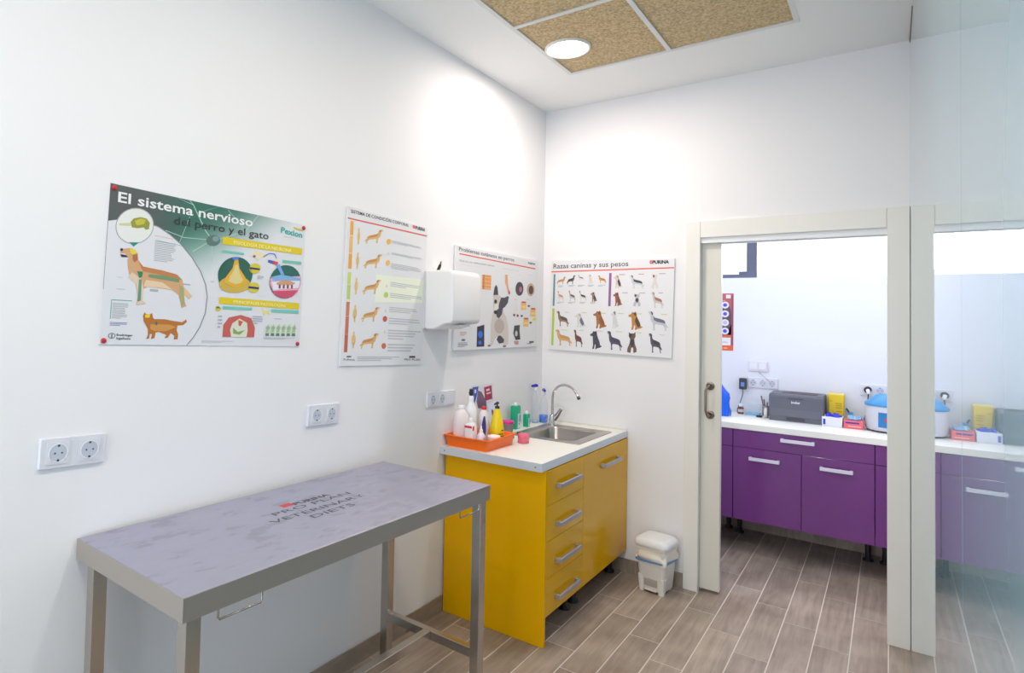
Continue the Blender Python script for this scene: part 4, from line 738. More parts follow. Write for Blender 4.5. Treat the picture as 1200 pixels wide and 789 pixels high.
# downlights
def downlight(x, y, label):
    t = thing('ceiling_downlight', label, 'ceiling light', (x, y, H+.006), group='round downlights in the ceiling panels')
    MB().lathe([(.118, 0), (.118, -.010), (.112, -.014), (.100, -.010), (.100, -.002)], n=40, cap=False).build('trim_ring', mat((240, 238, 234), .4), t)
    MB().lathe([(.100, -.006), (.05, -.0075), (.0, -.008)], n=40).build('diffuser', mat((255, 244, 232), .4, emis=40), t)
    l = bpy.data.lights.new('downlight_lamp', 'AREA'); l.shape = 'DISK'; l.size = .19; l.energy = 8.5; l.color = (1, .91, .83)
    o = bpy.data.objects.new('downlight_lamp', l); COL.objects.link(o); o.parent = t; o.location = (0, 0, -.018)
downlight(.533, -.875, 'round glowing white downlight in the cork panel nearest the corner')
downlight(1.24, -2.45, 'round downlight in the cork panels further back, above the steel table')
downlight(1.24, -3.85, 'round downlight in the cork panels nearest the added rear glazing')
# skirting of the front room
sk = struct(Bx(0.0005, .004, -5.49, -1.168, .0, .080).build('baseboard_left', mat((206, 198, 188), .8)))
y = -1.168-.31
ys = [-1.168]
while y > -5.4: ys.append(y); y -= .675
ys.append(-5.49)
for a, b in zip(ys, ys[1:]):
    o = Bx(.004, .010, b+.0015, a-.0015, 0, .0835).build('skirting_tile', TILE, sk)
sk = struct(Bx(.30, .912, -.004, -.0005, .0, .080).build('baseboard_far', mat((206, 198, 188), .8)))
for a, b in ((.30, .640), (.643, .912)): Bx(a, b, -.010, -.004, 0, .0835).build('skirting_tile', TILE, sk)
Bx(XB0, XB1, YB-.01, YB, 0, .0835).build('baseboard_back', TILE, kind='structure')
# door casing and pocket door
struct(Bx(.9147, .9933, -.015, .0, 0, 2.1468).build('trim_1', TRIM, bevel=.002))
struct(Bx(1.8541, W-.001, -.015, .0, 0, 2.1468).build('trim_2', TRIM, bevel=.002))
struct(Bx(.9943, 1.8531, -.0148, .0, 2.0494, 2.1468).build('trim_3', TRIM, bevel=.002))
struct(Bx(.9805, .9945, .0, .024, 0, 2.0494).build('trim_4', mat((224, 228, 230), .5)))
struct(Bx(1.8541, 1.8659, .0, .1, 0, 2.0494).build('trim_5', TRIM))
struct(Bx(.981, 1.8541, .0005, .0245, 2.018, 2.061).build('trim_6', WHITE))
struct(Bx(.981, 1.8541, .0755, .1, 2.018, 2.061).build('trim_7', WHITE))
struct(Bx(.9805, .9945, .076, .1, 0, 2.0).build('trim_8', TRIM))
door = struct(Bx(.36, 1.0985, .032, .068, .014, 2.04).build('door_1', LEAFM, bevel=.002))
hd = MB()
for z in (1.185, 1.018): hd.T = Matrix.Translation((1.045, .0315, z)); hd.lathe([(.023, 0), (.023, -.005), (.019, -.008), (.006, -.008), (.006, -.008)], n=24, axis='y')
hd.T = Matrix.Identity(4); hd.tube([(1.045, .024, 1.185), (1.045, .0, 1.19), (1.036, -.014, 1.178), (1.030, -.018, 1.16), (1.030, -.018, 1.045), (1.036, -.014, 1.025), (1.045, .0, 1.015), (1.045, .024, 1.018)], .0065, 12)
hd.build('door_handle', NICKEL, door)

# ---------------------------------------------------------------- printed charts
def header_print(parent, w, h, z):
    nx, ny = 60, 30; V = []; F = []; K = []
    sm = lambda t: (lambda q: q*q*(3-2*q))(min(max(t, 0), 1)); mx = lambda a, b, t: tuple(a[i]+(b[i]-a[i])*t for i in range(3))
    for j in range(ny+1):
        for i in range(nx+1):
            x, yv = i/nx*.999, j/ny*.66; V.append((x*w, h-yv*h, z)); k = mx((88, 92, 92), (58, 112, 96), sm((x-.12)/.28))
            k = mx(k, (90, 145, 128), sm((yv-.15)/.3)*(x > .3)); k = mx(k, (226, 226, 231), sm((x*1.0+yv*.9-.46)/.52)); K.append(lin(k)+(1,))
    for j in range(ny):
        for i in range(nx): a = j*(nx+1)+i; F.append((a, a+nx+1, a+nx+2, a+1))
    m = bpy.data.materials.new('header_ink'); m.use_nodes = True; b = m.node_tree.nodes['Principled BSDF']; b.inputs['Roughness'].default_value = .45
    at = m.node_tree.nodes.new('ShaderNodeVertexColor'); at.layer_name = 'ink'; m.node_tree.links.new(at.outputs[0], b.inputs['Base Color'])
    o = MB().add(V, F).build('header_band', m, parent); ca = o.data.color_attributes.new('ink', 'FLOAT_COLOR', 'POINT')
    for d, k in zip(ca.data, K): d.color = k
    return o
def print_art(key, parent, z0=0.0):
    w, h, items = ART[key]; groups = []; open_ = {}
    for it in items:
        k = it[0]
        if k == 'dog_picture' and (it[2] == 2 or k not in open_): groups.append((k, [])); open_[k] = groups[-1][1]
        elif k not in open_ or k in ('colour_bar', 'score_mark', 'yellow_band', 'teal_band', 'life_cycle_picture', 'skin_photo', 'dark_photo', 'white_box', 'dog_top_view_picture'): groups.append((k, [])); open_[k] = groups[-1][1]
        open_[k].append(it)
    for k, L in groups:
        mb = MB(); cols = []
        for it in L:
            c = ART_COLOURS[it[1]]
            if c not in cols: cols.append(c)
            mb.mi = cols.index(c); z = z0+.00035*it[2]
            if len(it) == 4:
                P = [(it[3][i]/1e4, it[3][i+1]/1e4) for i in range(0, len(it[3]), 2)]
                if sum(P[i][0]*P[(i+1) % len(P)][1]-P[(i+1) % len(P)][0]*P[i][1] for i in range(len(P))) < 0: P = P[::-1]
                mb.add([(x, yy, z) for x, yy in P], [tuple(range(len(P)))])
            else:
                V, F = text_mesh(it[3], it[5], it[6], it[8]); ca, sa = math.cos(it[7]), math.sin(it[7])
                mb.add([(it[4][0]+x*ca-yy*sa, it[4][1]+x*sa+yy*ca, z) for x, yy, _ in V], F)
        o = mb.build(k, [mat(c, .45) for c in cols], parent)
        if k in ('small_print', 'nerve_cell_picture', 'header_band', 'printed_lines'): o['kind'] = 'stuff'
    return w, h
def poster(key, label, thick=.004, sheet=(232, 231, 234), pins=False):
    t = thing('poster', label, 'poster'); w, h, _ = ART[key]
    Bx(0, w, 0, h, .001, thick).build('sheet', mat(sheet, .4), t, bevel=.0008, seg=1)
    print_art(key, t, thick)
    if key == 'nervous': header_print(t, w, h, thick+.0003)
    if pins:
        for x in (.012, w-.012):
            for yy in (.012, h-.012): MB().lathe([(.0085, 0), (.0085, .003), (.006, .006), (.001, .007)], cx=x, cy=yy, n=12, z0=thick+.0002).build('push_pin', mat((186, 40, 44), .35), t)
    return t
p1 = poster('nervous', 'poster of a golden dog and ginger cat with a green header and red corner pins', .003, (226, 226, 231), True)
on_left_wall(p1, -3.022, 1.444, math.radians(-1.9))
p2 = poster('condition', 'tall narrow chart of five small tan dogs with orange, lime and red side bars', .006)
on_left_wall(p2, -1.989, 1.328, math.radians(-2.1))
p3 = poster('skin', 'skin problems chart with a sitting black and white bulldog, partly behind the hand dryer', .012)
on_left_wall(p3, -1.112, 1.369, 0)
p4 = poster('breeds', 'dog breeds and weights chart with rows of small dogs, beside the door frame', .012)
on_far_wall(p4, .052, 1.349, math.radians(-1.1))
p5 = poster('disc', 'small red poster with four round pictures on the wall of the back room', .002, (206, 110, 96))
on_far_wall(p5, .742, 1.340, 0, YB)

# ---------------------------------------------------------------- wall sockets
PLATE = mat((224, 224, 232), .35); WELL = mat((196, 200, 214), .45); HOLE = mat((70, 72, 86), .6)
def socket(label, n, w, h, kinds, group=None):
    t = thing('wall_socket', label, 'socket', group=group)
    MB().loft([rr(.0, w/2, h/2, .006), rr(.007, w/2, h/2, .006), rr(.010, w/2-.003, h/2-.003, .005)], smooth=False).build('cover_plate', PLATE, t)
    for i in range(n):
        cx = (i-(n-1)/2)*(w-.012)/n
        s = min(.031, h*.36)
        o = MB(); o.T = Matrix.Translation((cx, 0, 0)); o.loft([rr(.0102, s, s, .004), rr(.0125, s, s, .004)], smooth=False)
        f = o.build('socket_insert' if kinds[i] == 's' else 'blank_insert', PLATE, t)
        if kinds[i] == 's':
            q = MB(); r = s*.80
            q.lathe([(r+.0015, 0), (r+.0015, .0015), (r, .0015), (r*.96, -.0005)], cx=cx, n=24, z0=.0127, cap=False); q.build('socket_rim', WHITE, f)
            MB().lathe([(r*.97, 0), (r*.97, .0005)], cx=cx, n=24, z0=.0127).build('socket_well', WELL, f)
            q = MB()
            for dx in (-.0095, .0095): q.lathe([(.0026, 0), (.0026, .0004)], cx=cx+dx, n=10, z0=.0134)
            q.box(cx-.003, cx+.003, -r*.95, -r*.70, .0132, .0137); q.box(cx-.003, cx+.003, r*.72, r*.95, .0132, .0137)
            q.build('pin_holes', HOLE, f)
        elif kinds[i] == 'w':
            Bx(cx-s*.8, cx+s*.8, -s*.8, s*.8, .0127, .015).build('rocker', OFFW, f, bevel=.001)
    return t
s1 = socket('white double wall socket left above the end of the steel table', 2, .187, .088, 'ss'); on_left_wall(s1, -3.0865, 1.138, math.radians(-1.9), .0008)
s2 = socket('white double wall socket below the tall chart of tan dogs', 2, .184, .088, 'ss'); on_left_wall(s2, -2.077, 1.132, math.radians(-1.9), .0008)
s3 = socket('white triple wall plate with two sockets and a blank under the hand dryer', 3, .262, .080, 'ssb'); on_left_wall(s3, -1.212, 1.120, math.radians(-1.2), .0008)
s4 = socket('small double switch plate high on the back room wall, above the four sockets', 2, .130, .080, 'ww'); on_far_wall(s4, 1.081, 1.232, 0, YB-.0008)
s5 = socket('row of wall sockets under the switch plate in the back room', 3, .200, .080, 'sss'); on_far_wall(s5, 1.113, 1.108, 0, YB-.0008)
s6 = socket('double wall socket behind the blue lidded centrifuge', 2, .150, .080, 'ss'); on_far_wall(s6, 1.777, 1.115, 0, YB-.0008)

# ---------------------------------------------------------------- hand dryer
t = thing('hand_dryer', 'white box shaped electric hand dryer on the left wall beside the bulldog chart', 'hand dryer', (0, -1.265, 1.485))
prof = [(.018, .004), (.05, .0), (.085, .004), (.115, .018), (.14, .030), (.175, .034), (.19, .045), (.193, .10), (.190, .27), (.180, .292), (.155, .300), (.018, .300)]
MB().prism([(z, x) for x, z in prof], 'y', -.132, .132).build('cover', mat((236, 233, 233), .3), t, bevel=.012, seg=4, smooth=True)
Bx(.001, .018, -.125, .125, .005, .295).build('back_plate', mat((206, 206, 210), .5), t)
Bx(.12, .175, -.05, .05, .019, .029).build('air_outlet', mat((196, 196, 200), .5), t)
t = thing('marker_pen', 'small black pointed pen with a red tip standing on top of the hand dryer', 'pen', (.05, -1.318, 1.7855))
MB().tube([(0, -.012, 0), (0, .006, .03)], [.009, .0075], 12).build('barrel', BLACK, t); MB().tube([(0, .006, .03), (0, .016, .052)], [.006, .0025], 10).build('tip', mat((120, 50, 50), .4), t)

# ---------------------------------------------------------------- steel table
t = thing('steel_table', 'long stainless steel examination table with printed lettering against the left wall', 'table', (.010, -3.068, 0), -.0227)
TD, TLn, TH, AP = .5685, 1.3515, .8823, .058
Bx(.0022, TD-.0022, .0022, TLn-.0022, TH-.012, TH).build('table_top', STEELTOP, t, bevel=.0015)
ap = MB(); ap.box(.0, TD, .0, .0018, TH-AP, TH-.0006); ap.box(0, TD, TLn-.0018, TLn, TH-AP, TH-.0006); ap.box(0, .0018, .0018, TLn-.0018, TH-AP, TH-.0006); ap.box(TD-.0018, TD, .0018, TLn-.0018, TH-AP, TH-.0006)
ap.build('apron', APRON, t)
ptxt = MB(); mats_ = [mat((78, 74, 86), .5), mat((200, 60, 60), .5)]
def ttext(s, y0, y1, xb, hh, bold=0, mi=0):
    V, F = text_mesh(s, y1-y0, hh, bold); ptxt.mi = mi
    ptxt.add([(xb-v[1], y0+v[0], .0004) for v in V], F)
def loc_t(x, yy):
    dx, dy = x-.010, yy+3.068; c, s_ = math.cos(.0227), math.sin(.0227); return (c*dx-s_*dy, s_*dx+c*dy)
pz = [('PURINA', (.232, -2.430), (.248, -2.262), .024, .04, 0), ('PRO PLAN', (.268, -2.551), (.293, -2.195), .029, 0, 0), ('VETERINARY', (.315, -2.605), (.358, -2.178), .029, 0, 0), ('DIETS', (.378, -2.480), (.398, -2.283), .029, 0, 0)]
for s_, a, b, hh, bo, mi in pz:
    A, B = loc_t(*a), loc_t(*b); ttext(s_, A[1], B[1], (A[0]+B[0])/2, hh, bo, mi)
A = loc_t(.226, -2.475); ptxt.mi = 1; ptxt.add([(A[0]-.026, A[1], .0004), (A[0]+.004, A[1], .0004), (A[0]+.004, A[1]+.045, .0004), (A[0]-.026, A[1]+.045, .0004)], [(0, 1, 2, 3)])
o = ptxt.build('printed_lettering', mats_, t); o.location = (0, 0, TH)
LEGP = [(.525, .012), (.047, .012), (.525, 1.290), (.047, 1.300)]
for lx, ly in LEGP:
    lg = MB().box(lx, lx+.040, ly, ly+.040, .045, TH-AP).build('leg', STEEL, t, bevel=.002)
    cx, cy = lx+.02, ly+.02
    MB().cyl(.008, (cx, cy, .036), (cx, cy, .045)).build('wheel_stem', STEEL, lg)
    MB().lathe([(.010, -.011), (.024, -.010), (.026, 0), (.024, .010), (.010, .011)], cx=cx+.004, cy=.0265, n=18, z0=cy, axis='y').build('wheel', BLACK, lg)
for ly in (.017, 1.300): Bx(.087, .525, ly, ly+.030, .205, .242).build('cross_bar', STEEL, t, bevel=.002)
Bx(.290, .325, .0475, 1.2995, .2045, .2425).build('long_bar', STEEL, t, bevel=.002)
for a in (.100, 1.148): MB().tube([(TD-.006, a, TH-AP+.004), (TD-.006, a, TH-AP-.022), (TD-.006, a+.004, TH-AP-.028), (TD-.006, a+.128, TH-AP-.028), (TD-.006, a+.132, TH-AP-.022), (TD-.006, a+.132, TH-AP+.004)], .0028, 8).build('wire_handle', STEEL, t)

# ---------------------------------------------------------------- yellow sink cabinet
D, YC, KB = .5857, -1.1666, .137
t = thing('sink_cabinet', 'glossy yellow kitchen cabinet with four drawers and a door under the sink', 'cabinet', (0, 0, 0))
Bx(.012, D, YC, YC+.018, .001, .829).build('side_panel', YEL, t, bevel=.001)
cb_ = MB(); cb_.box(.012, D-.02, YC+.019, -.004, KB, KB+.016); cb_.box(.012, .02, YC+.019, -.004, KB+.016, .829); cb_.box(.02, D-.02, -.020, -.004, KB+.016, .829); cb_.box(.02, D-.02, -.714, -.698, KB+.016, .72)
cb_.build('carcass', mat((226, 170, 30), .4), t)
def bar_handle(parent, p, q, out, hgt=.018, mt=HANDLE):
    # p,q: ends on the front; out: outward unit axis
    m = MB(); p, q, out = Vector(p), Vector(q), Vector(out); d = (q-p).normalized()
    def blk(a, b, o0, o1):
        P = []
        for (aa, oo) in ((a, o0), (b, o0), (b, o1), (a, o1)):
            for hz in (-hgt/2, hgt/2): P.append(tuple(aa+out*oo+Vector((0, 0, hz))))
        m.add(P, [(0, 2, 3, 1), (2, 4, 5, 3), (4, 6, 7, 5), (6, 0, 1, 7), (0, 6, 4, 2), (1, 3, 5, 7)])
    blk(p, q, .020, .030); blk(p, p+d*.016, .0, .020); blk(q-d*.016, q, .0, .020)
    o = m.build('handle', mt, parent, bevel=.0015, seg=1)
    bm = bmesh.new(); bm.from_mesh(o.data); bmesh.ops.recalc_face_normals(bm, faces=bm.faces); bm.to_mesh(o.data); bm.free(); return o
zs = [.137, .313, .490, .660, .826]
for a, b, hz in zip(zs, zs[1:], (.206, .380, .556, .742)):
    dr = Bx(D-.019, D, YC+.019, -.7065, a+.0012, b-.0012).build('drawer', YEL, t, bevel=.001)
    bar_handle(dr, (D, -1.050, hz), (D, -.790, hz), (1, 0, 0), .022)
dr = Bx(D-.019, D, -.7035, -.004, .1382, .8248).build('door', YEL, t, bevel=.001)
bar_handle(dr, (D, -.455, .733), (D, -.185, .733), (1, 0, 0), .022)
def cab_foot(parent, x, yy, top):
    MB().lathe([(.030, 0), (.030, .012), (.016, .022), (.016, top-.03), (.026, top-.02), (.026, top)], cx=x, cy=yy, n=16).build('foot', BLACK, parent)
for x, yy in ((.49, -.71), (.49, -.60), (.50, -.06), (.08, -.71), (.08, -.06)): cab_foot(t, x, yy, KB)

# worktop with the sink hole
t = thing('sink_worktop', 'white worktop with pale edge on the yellow cabinet', 'worktop', (0, 0, 0))
wd, wy0 = .583, -1.205; hx0, hx1, hy0, hy1 = .145, .495, -.625, -.165
m = MB(); m.box(.001, hx0, wy0, -.012, .831, .870); m.box(hx1, wd-.002, wy0, -.012, .831, .870); m.box(hx0, hx1, wy0, hy0, .831, .870); m.box(hx0, hx1, hy1, -.012, .831, .870)
m.build('slab', WTOP, t)
Bx(wd-.002, wd, wy0, -.003, .831, .870).build('front_edge', WEDGE, t)
e = Bx(.001, wd, wy0-.0025, wy0, .830, .8705).build('end_strip', mat((214, 218, 226), .35, .3), t); m = MB()
for x in (.03, .55): m.lathe([(.004, -.0008), (.004, 0)], cx=x, cy=.85, n=10, z0=wy0-.0026, axis='y')
m.build('screw', mat((120, 122, 130), .4, .8), e)
Bx(.001, wd-.004, -.012, -.0005, .831, .879).build('upstand', mat((226, 222, 212), .5), t)

t = thing('kitchen_sink', 'stainless steel inset sink in the white worktop by the corner', 'sink', (.3225, -.392, .8703))
ox, oy = .2125, .262; bx, by, bcx, bcy = .150, .190, -.005, .0
m = MB(); rings = [rr(-.0, ox, oy, .018), rr(.003, ox, oy, .018), rr(.0035, ox-.004, oy-.004, .016), rr(.0022, ox-.010, oy-.010, .014)]
rings += [rr(.0022, bx+.012, by+.012, .055, bcx, bcy), rr(.0, bx+.004, by+.004, .05, bcx, bcy), rr(-.01, bx, by, .05, bcx, bcy), rr(-.13, bx-.012, by-.012, .05, bcx, bcy), rr(-.145, bx-.03, by-.03, .04, bcx, bcy), rr(-.148, .02, .02, .019, bcx, bcy)]
m.loft(rings, cap0=False).build('basin', SINKM, t)
MB().lathe([(.036, 0), (.036, .002), (.028, .003), (.024, .0005)], cx=-.005, cy=0, n=24, z0=-.1478).build('drain', CHROME, t)
MB().lathe([(.012, 0), (.012, .002)], cx=-.02, cy=-.045, n=16, z0=-.1555+.0, axis='x').build('overflow', mat((60, 58, 56), .4, .6), t).location = (.0, 0, 0)

t = thing('faucet', 'chrome kitchen faucet with a tall arched spout at the back of the sink', 'faucet', (.150, -.150, .8728))
MB().lathe([(.026, 0), (.026, .006), (.021, .012), (.020, .055), (.016, .062)], n=24).build('faucet_body', CHROME, t)
R_ = .150; dirx, diry = .83, -.56
pts = [(0, 0, .05), (0, 0, .12), (0, 0, .165)]
for k in range(1, 15):
    a = math.pi*(1-k/14*.86); r_ = R_*(1+math.cos(a)); z_ = .170+R_*.66*math.sin(a); pts.append((dirx*r_, diry*r_, z_))
MB().tube(pts, .0085, 14).build('spout', CHROME, t)
MB().cyl(.0105, pts[-1], tuple(Vector(pts[-1])+(Vector(pts[-1])-Vector(pts[-2])).normalized()*.012)).build('aerator', mat((90, 88, 88), .4, .7), t)
MB().tube([(.012, .004, .035), (.030, .012, .062), (.050, .020, .100)], [.017, .014, .010], 14).build('lever', mat((150, 140, 134), .15, 1.0), t)

# ---------------------------------------------------------------- things on the white worktop
ZT = .8706
t = thing('plastic_tray', 'orange plastic tray full of bottles on the corner of the white worktop', 'tray', (.140, -1.030, ZT))
a, b = .128, .145
MB().loft([rr(.0, a-.008, b-.008, .01), rr(.053, a+.004, b+.004, .014), rr(.056, a+.012, b+.012, .018), rr(.059, a+.012, b+.012, .018), rr(.059, a+.001, b+.001, .012), rr(.004, a-.011, b-.011, .01)]).build('tray_body', mat((252, 112, 0), .35), t)
ZI = ZT+.0045
def bottle(name, label, cat, x, yy, z, prof, mt, n=24, sx=1, sy=1, group=None, rot=0):
    t = thing(name, label, cat, (x, yy, z), rot, group)
    m = MB(); m.T = Matrix.Diagonal((sx, sy, 1, 1)); m.lathe(prof, n=n); m.build('bottle_body', mt, t); return t
def capz(t, name, prof, mt, n=16): return MB().lathe(prof, n=n).build(name, mt, t)
def pump(t, z, mt, dirn=(1, 0), s=1):
    capz(t, 'collar', [(.013*s, z), (.013*s, z+.012*s), (.006*s, z+.014*s), (.004*s, z+.014*s), (.004*s, z+.026*s)], mt)
    MB().tube([(-dirn[0]*.008*s, -dirn[1]*.008*s, z+.028*s), (0, 0, z+.030*s), (dirn[0]*.03*s, dirn[1]*.03*s, z+.024*s)], [.007*s, .008*s, .004*s], 10).build('pump_head', mt, t)
PINKW = mat((240, 228, 230), .35, alpha=1)
t = bottle('bottle', 'large milky rounded bottle at the left end of the orange tray', 'bottle', .068, -1.112, ZI, [(.036, 0), (.041, .006), (.042, .12), (.038, .155), (.024, .180), (.016, .188)], PINKW)
capz(t, 'cap', [(.018, .188), (.018, .204), (.012, .207)], WHITE)
t = bottle('spray_bottle', 'tall white spray bottle with a black nozzle in the orange tray', 'bottle', .072, -1.022, ZI, [(.032, 0), (.036, .005), (.036, .16), (.030, .185), (.017, .205), (.014, .222)], WHITE)
capz(t, 'collar', [(.015, .222), (.015, .245), (.010, .250)], WHITE)
MB().tube([(0, 0, .25), (0, 0, .262), (.003, -.004, .286)], [.009, .013, .010], 12).build('nozzle', mat((44, 44, 48), .4), t)
t = thing('bottle', 'square white bottle with a red printed shoulder at the front of the orange tray', 'bottle', (.141, -1.130, ZI))
MB().loft([rr(0, .025, .026, .008), rr(.10, .025, .026, .008), rr(.118, .022, .023, .010), rr(.126, .012, .012, .008)]).build('bottle_body', mat((238, 234, 238), .35), t)
capz(t, 'cap', [(.012, .126), (.012, .146), (.009, .149)], WHITE)
m = MB(); m.box(.0252, .0257, -.022, -.006, .088, .110); m.box(-.022, .022, -.0268, -.0262, .100, .112); m.build('red_print', mat((214, 66, 78), .5), t)
t = thing('bottle', 'small white dropper bottle in front of the square bottle with red shoulder', 'bottle', (.203, -1.128, ZI))
MB().lathe([(.019, 0), (.021, .004), (.021, .065), (.014, .078), (.009, .082)]).build('bottle_body', mat((232, 228, 238), .3), t)
capz(t, 'nozzle', [(.010, .082), (.009, .095), (.005, .100), (.003, .118)], WHITE, 12)
m = MB(); m.box(.0208, .0214, -.012, .010, .030, .060); m.build('label_print', mat((196, 178, 206), .5), t)
t = bottle('bottle', 'white oval bottle with a dark blue leaf shaped label and a red cap', 'bottle', .127, -.975, ZI, [(.028, 0), (.031, .006), (.032, .12), (.027, .155), (.013, .176)], mat((230, 226, 224), .3), sy=1, sx=.9)
capz(t, 'cap', [(.014, .176), (.014, .190), (.008, .194)], mat((206, 40, 60), .4))
m = MB(); pts = []
for k in range(9):
    z = .02+k*.0155; wdt = .004+.010*math.sin(math.pi*(k/8)**.8); aa = -1.05+k*.02
    pts.append((z, aa-wdt/.032, aa+wdt/.032))
V = []; F = []
for i, (z, a0, a1) in enumerate(pts):
    for q in range(5): an = a0+(a1-a0)*q/4; V.append((.0298*math.cos(an), .0330*math.sin(an), z))
for i in range(8):
    for q in range(4): F.append((i*5+q, i*5+q+1, i*5+q+6, i*5+q+5))
m.add(V, F, True); m.build('blue_label', mat((62, 62, 150), .4), t)
t = bottle('pump_bottle', 'yellow pump bottle with a black pump and black print in the orange tray', 'bottle', .192, -.945, ZI, [(.034, 0), (.038, .006), (.038, .075), (.034, .105), (.024, .150), (.015, .178), (.013, .186)], mat((242, 214, 10), .3))
pump(t, .186, mat((34, 30, 40), .4), (.0, -1))
m = MB()
for z0_, z1_, a0, a1, in ((.022, .034, -.9, .7), (.040, .044, -.7, .5), (.052, .056, -.8, .1), (.070, .075, -.4, .2)):
    V = []; F = []
    for q in range(9): an = a0+(a1-a0)*q/8; V += [(.0384*math.cos(an), .0384*math.sin(an), z0_), (.0384*math.cos(an), .0384*math.sin(an), z1_)]
    m.add(V, [(2*q, 2*q+2, 2*q+3, 2*q+1) for q in range(8)])
m.build('black_print', mat((40, 36, 20), .5), t)
t = thing('cream_pot', 'small round white lidded pot in the front right corner of the orange tray', 'pot', (.222, -1.030, ZI+.019), 0)
MB().lathe([(.026, -.0188), (.030, .012), (.035, .026), (.036, .030), (.033, .036), (.018, .040), (.0, .041)], n=28).build('pot_body', mat((240, 234, 232), .35), t)
# leaflet against the wall behind the tray
t = thing('leaflet', 'leaflet with blue, animal and crimson squares standing against the wall', 'leaflet', (.006, -.915, ZT), 0)
Bx(0, .002, 0, .245, 0, .292).build('sheet', mat((232, 230, 234), .45), t)
m = MB(); cs = [(50, 90, 196), (120, 96, 120), (176, 40, 84), (232, 224, 232)]
def q3(mi, pts):
    m.mi = mi; m.add([(.0022+mi*.0002, yy, z) for yy, z in pts], [tuple(range(len(pts)))])
q3(0, [(.01, .285), (.01, .225), (.035, .19), (.06, .235), (.075, .285)]); q3(3, [(.03, .27), (.03, .25), (.05, .25), (.05, .27)]); q3(1, [(.07, .262), (.055, .20), (.075, .16), (.17, .15), (.165, .19), (.11, .25)]); q3(2, [(.135, .275), (.15, .195), (.235, .200), (.222, .282)])
q3(3, [(.16, .262), (.163, .25), (.20, .253), (.198, .265)]); q3(3, [(.163, .24), (.166, .232), (.215, .236), (.214, .243)])
m.build('printed_pictures', [mat(c, .5) for c in cs], t)
t = thing('paper_packet', 'pale blue and white packet leaning on the wall right of the yellow pump bottle', 'packet', (.045, -.828, ZT), 0)
m = MB(); m.add([(.03, 0, 0), (.03, .165, 0), (.0, .115, .185), (.0, .02, .185), (.045, 0, 0), (.045, .165, 0), (.006, .115, .185), (.006, .02, .185)], [(0, 3, 2, 1), (4, 5, 6, 7), (0, 4, 7, 3), (1, 2, 6, 5), (3, 7, 6, 2), (0, 1, 5, 4)]); m.build('packet_body', mat((206, 216, 240), .4), t)
def onp(y_, z_, e=.0008): return (.045-.039*z_/.185+e, y_, z_)
m = MB(); m.add([onp(.085, .05), onp(.135, .05), onp(.115, .13), (onp(.095, .135))], [(0, 1, 2, 3)]); m.mi = 1; m.add([onp(.05, .10), onp(.075, .10), onp(.07, .15), onp(.05, .15)], [(0, 1, 2, 3)]); m.mi = 2; m.add([onp(.02, .02), onp(.13, .02), onp(.128, .035), onp(.02, .035)], [(0, 1, 2, 3)]); m.build('printed_patches', [mat((50, 100, 200), .5), mat((150, 70, 70), .5), mat((60, 60, 70), .5)], t)
# container with pink lid
t = thing('food_container', 'round clear container with a bright pink lid behind the tray', 'container', (.062, -.592, ZT))
MB().lathe([(.030, 0), (.034, .004), (.038, .052)], n=28).build('tub', mat((170, 160, 160), .15, alpha=.75), t)
MB().lathe([(.041, .0525), (.042, .056), (.042, .064), (.038, .067), (.0, .067)], n=28).build('lid', mat((226, 40, 150), .35), t)
t = thing('bandage_roll', 'pink rolled bandage with gold marks standing in front of the pink lidded tub', 'bandage', (.285, -.815, ZT))
MB().lathe([(.028, 0), (.031, .003), (.030, .018), (.032, .024), (.030, .046), (.027, .049), (.012, .049), (.010, .044)], n=28).build('roll', mat((236, 110, 140), .6, bump=.5, scale=150), t)
m = MB()
for a0 in (-1.2, -.2): MB().tube([(.0325*math.cos(a0+d), .0325*math.sin(a0+d), .018+.006*math.sin(d*5)) for d in (0, .2, .4, .6)], .0022, 6).build('gold_mark', mat((206, 176, 90), .4), t)
t = thing('clippers', 'dark red and black hand tool lying between the tray and the pink roll', 'tool', (.215, -.800, ZT+.012), .4)
MB().tube([(-.02, -.045, 0), (-.01, -.02, .004), (0, 0, .006)], [.007, .009, .007], 10).build('grip', mat((96, 40, 46), .5), t); MB().tube([(0, 0, .006), (-.03, .02, .014), (-.075, .03, .03)], [.006, .005, .004], 8).build('jaw', mat((60, 54, 56), .35, .5), t)
# green bottles
def green(label, x, yy, hx, hy, h, tag):
    t = thing('disinfectant_bottle', label, 'bottle', (x, yy, ZT))
    MB().loft([rr(0, hx, hy, .008), rr(h*.93, hx, hy, .008), rr(h, hx*.8, hy*.85, .008)]).build('bottle_body', mat((12, 172, 130), .35), t)
    capz(t, 'cap', [(.011, h), (.011, h+.014), (.007, h+.017)], WHITE)
    m = MB(); m.box(hx+.0002, hx+.0008, -hy*.25, hy*.98, .004, h*.66); m.box(-hx*.9, hx*.9, -hy-.0008, -hy-.0002, .0, .001); o = m.build('paper_label', mat((214, 226, 234), .45), t)
    m = MB(); m.box(hx+.0009, hx+.0013, hy*.3, hy*.8, h*.30, h*.60); m.build('label_print', mat((110, 170, 200), .5), o); m = MB(); m.box(hx+.0009, hx+.0013, hy*.2, hy*.5, h*.18, h*.25); m.build('label_spot', mat((200, 70, 100), .5), o)
green('larger green bottle with a white label behind the pink lidded tub', .045, -.455, .020, .034, .142, 0)
green('smaller green bottle with a white label between the larger one and the spray bottles', .060, -.335, .016, .023, .080, 1)
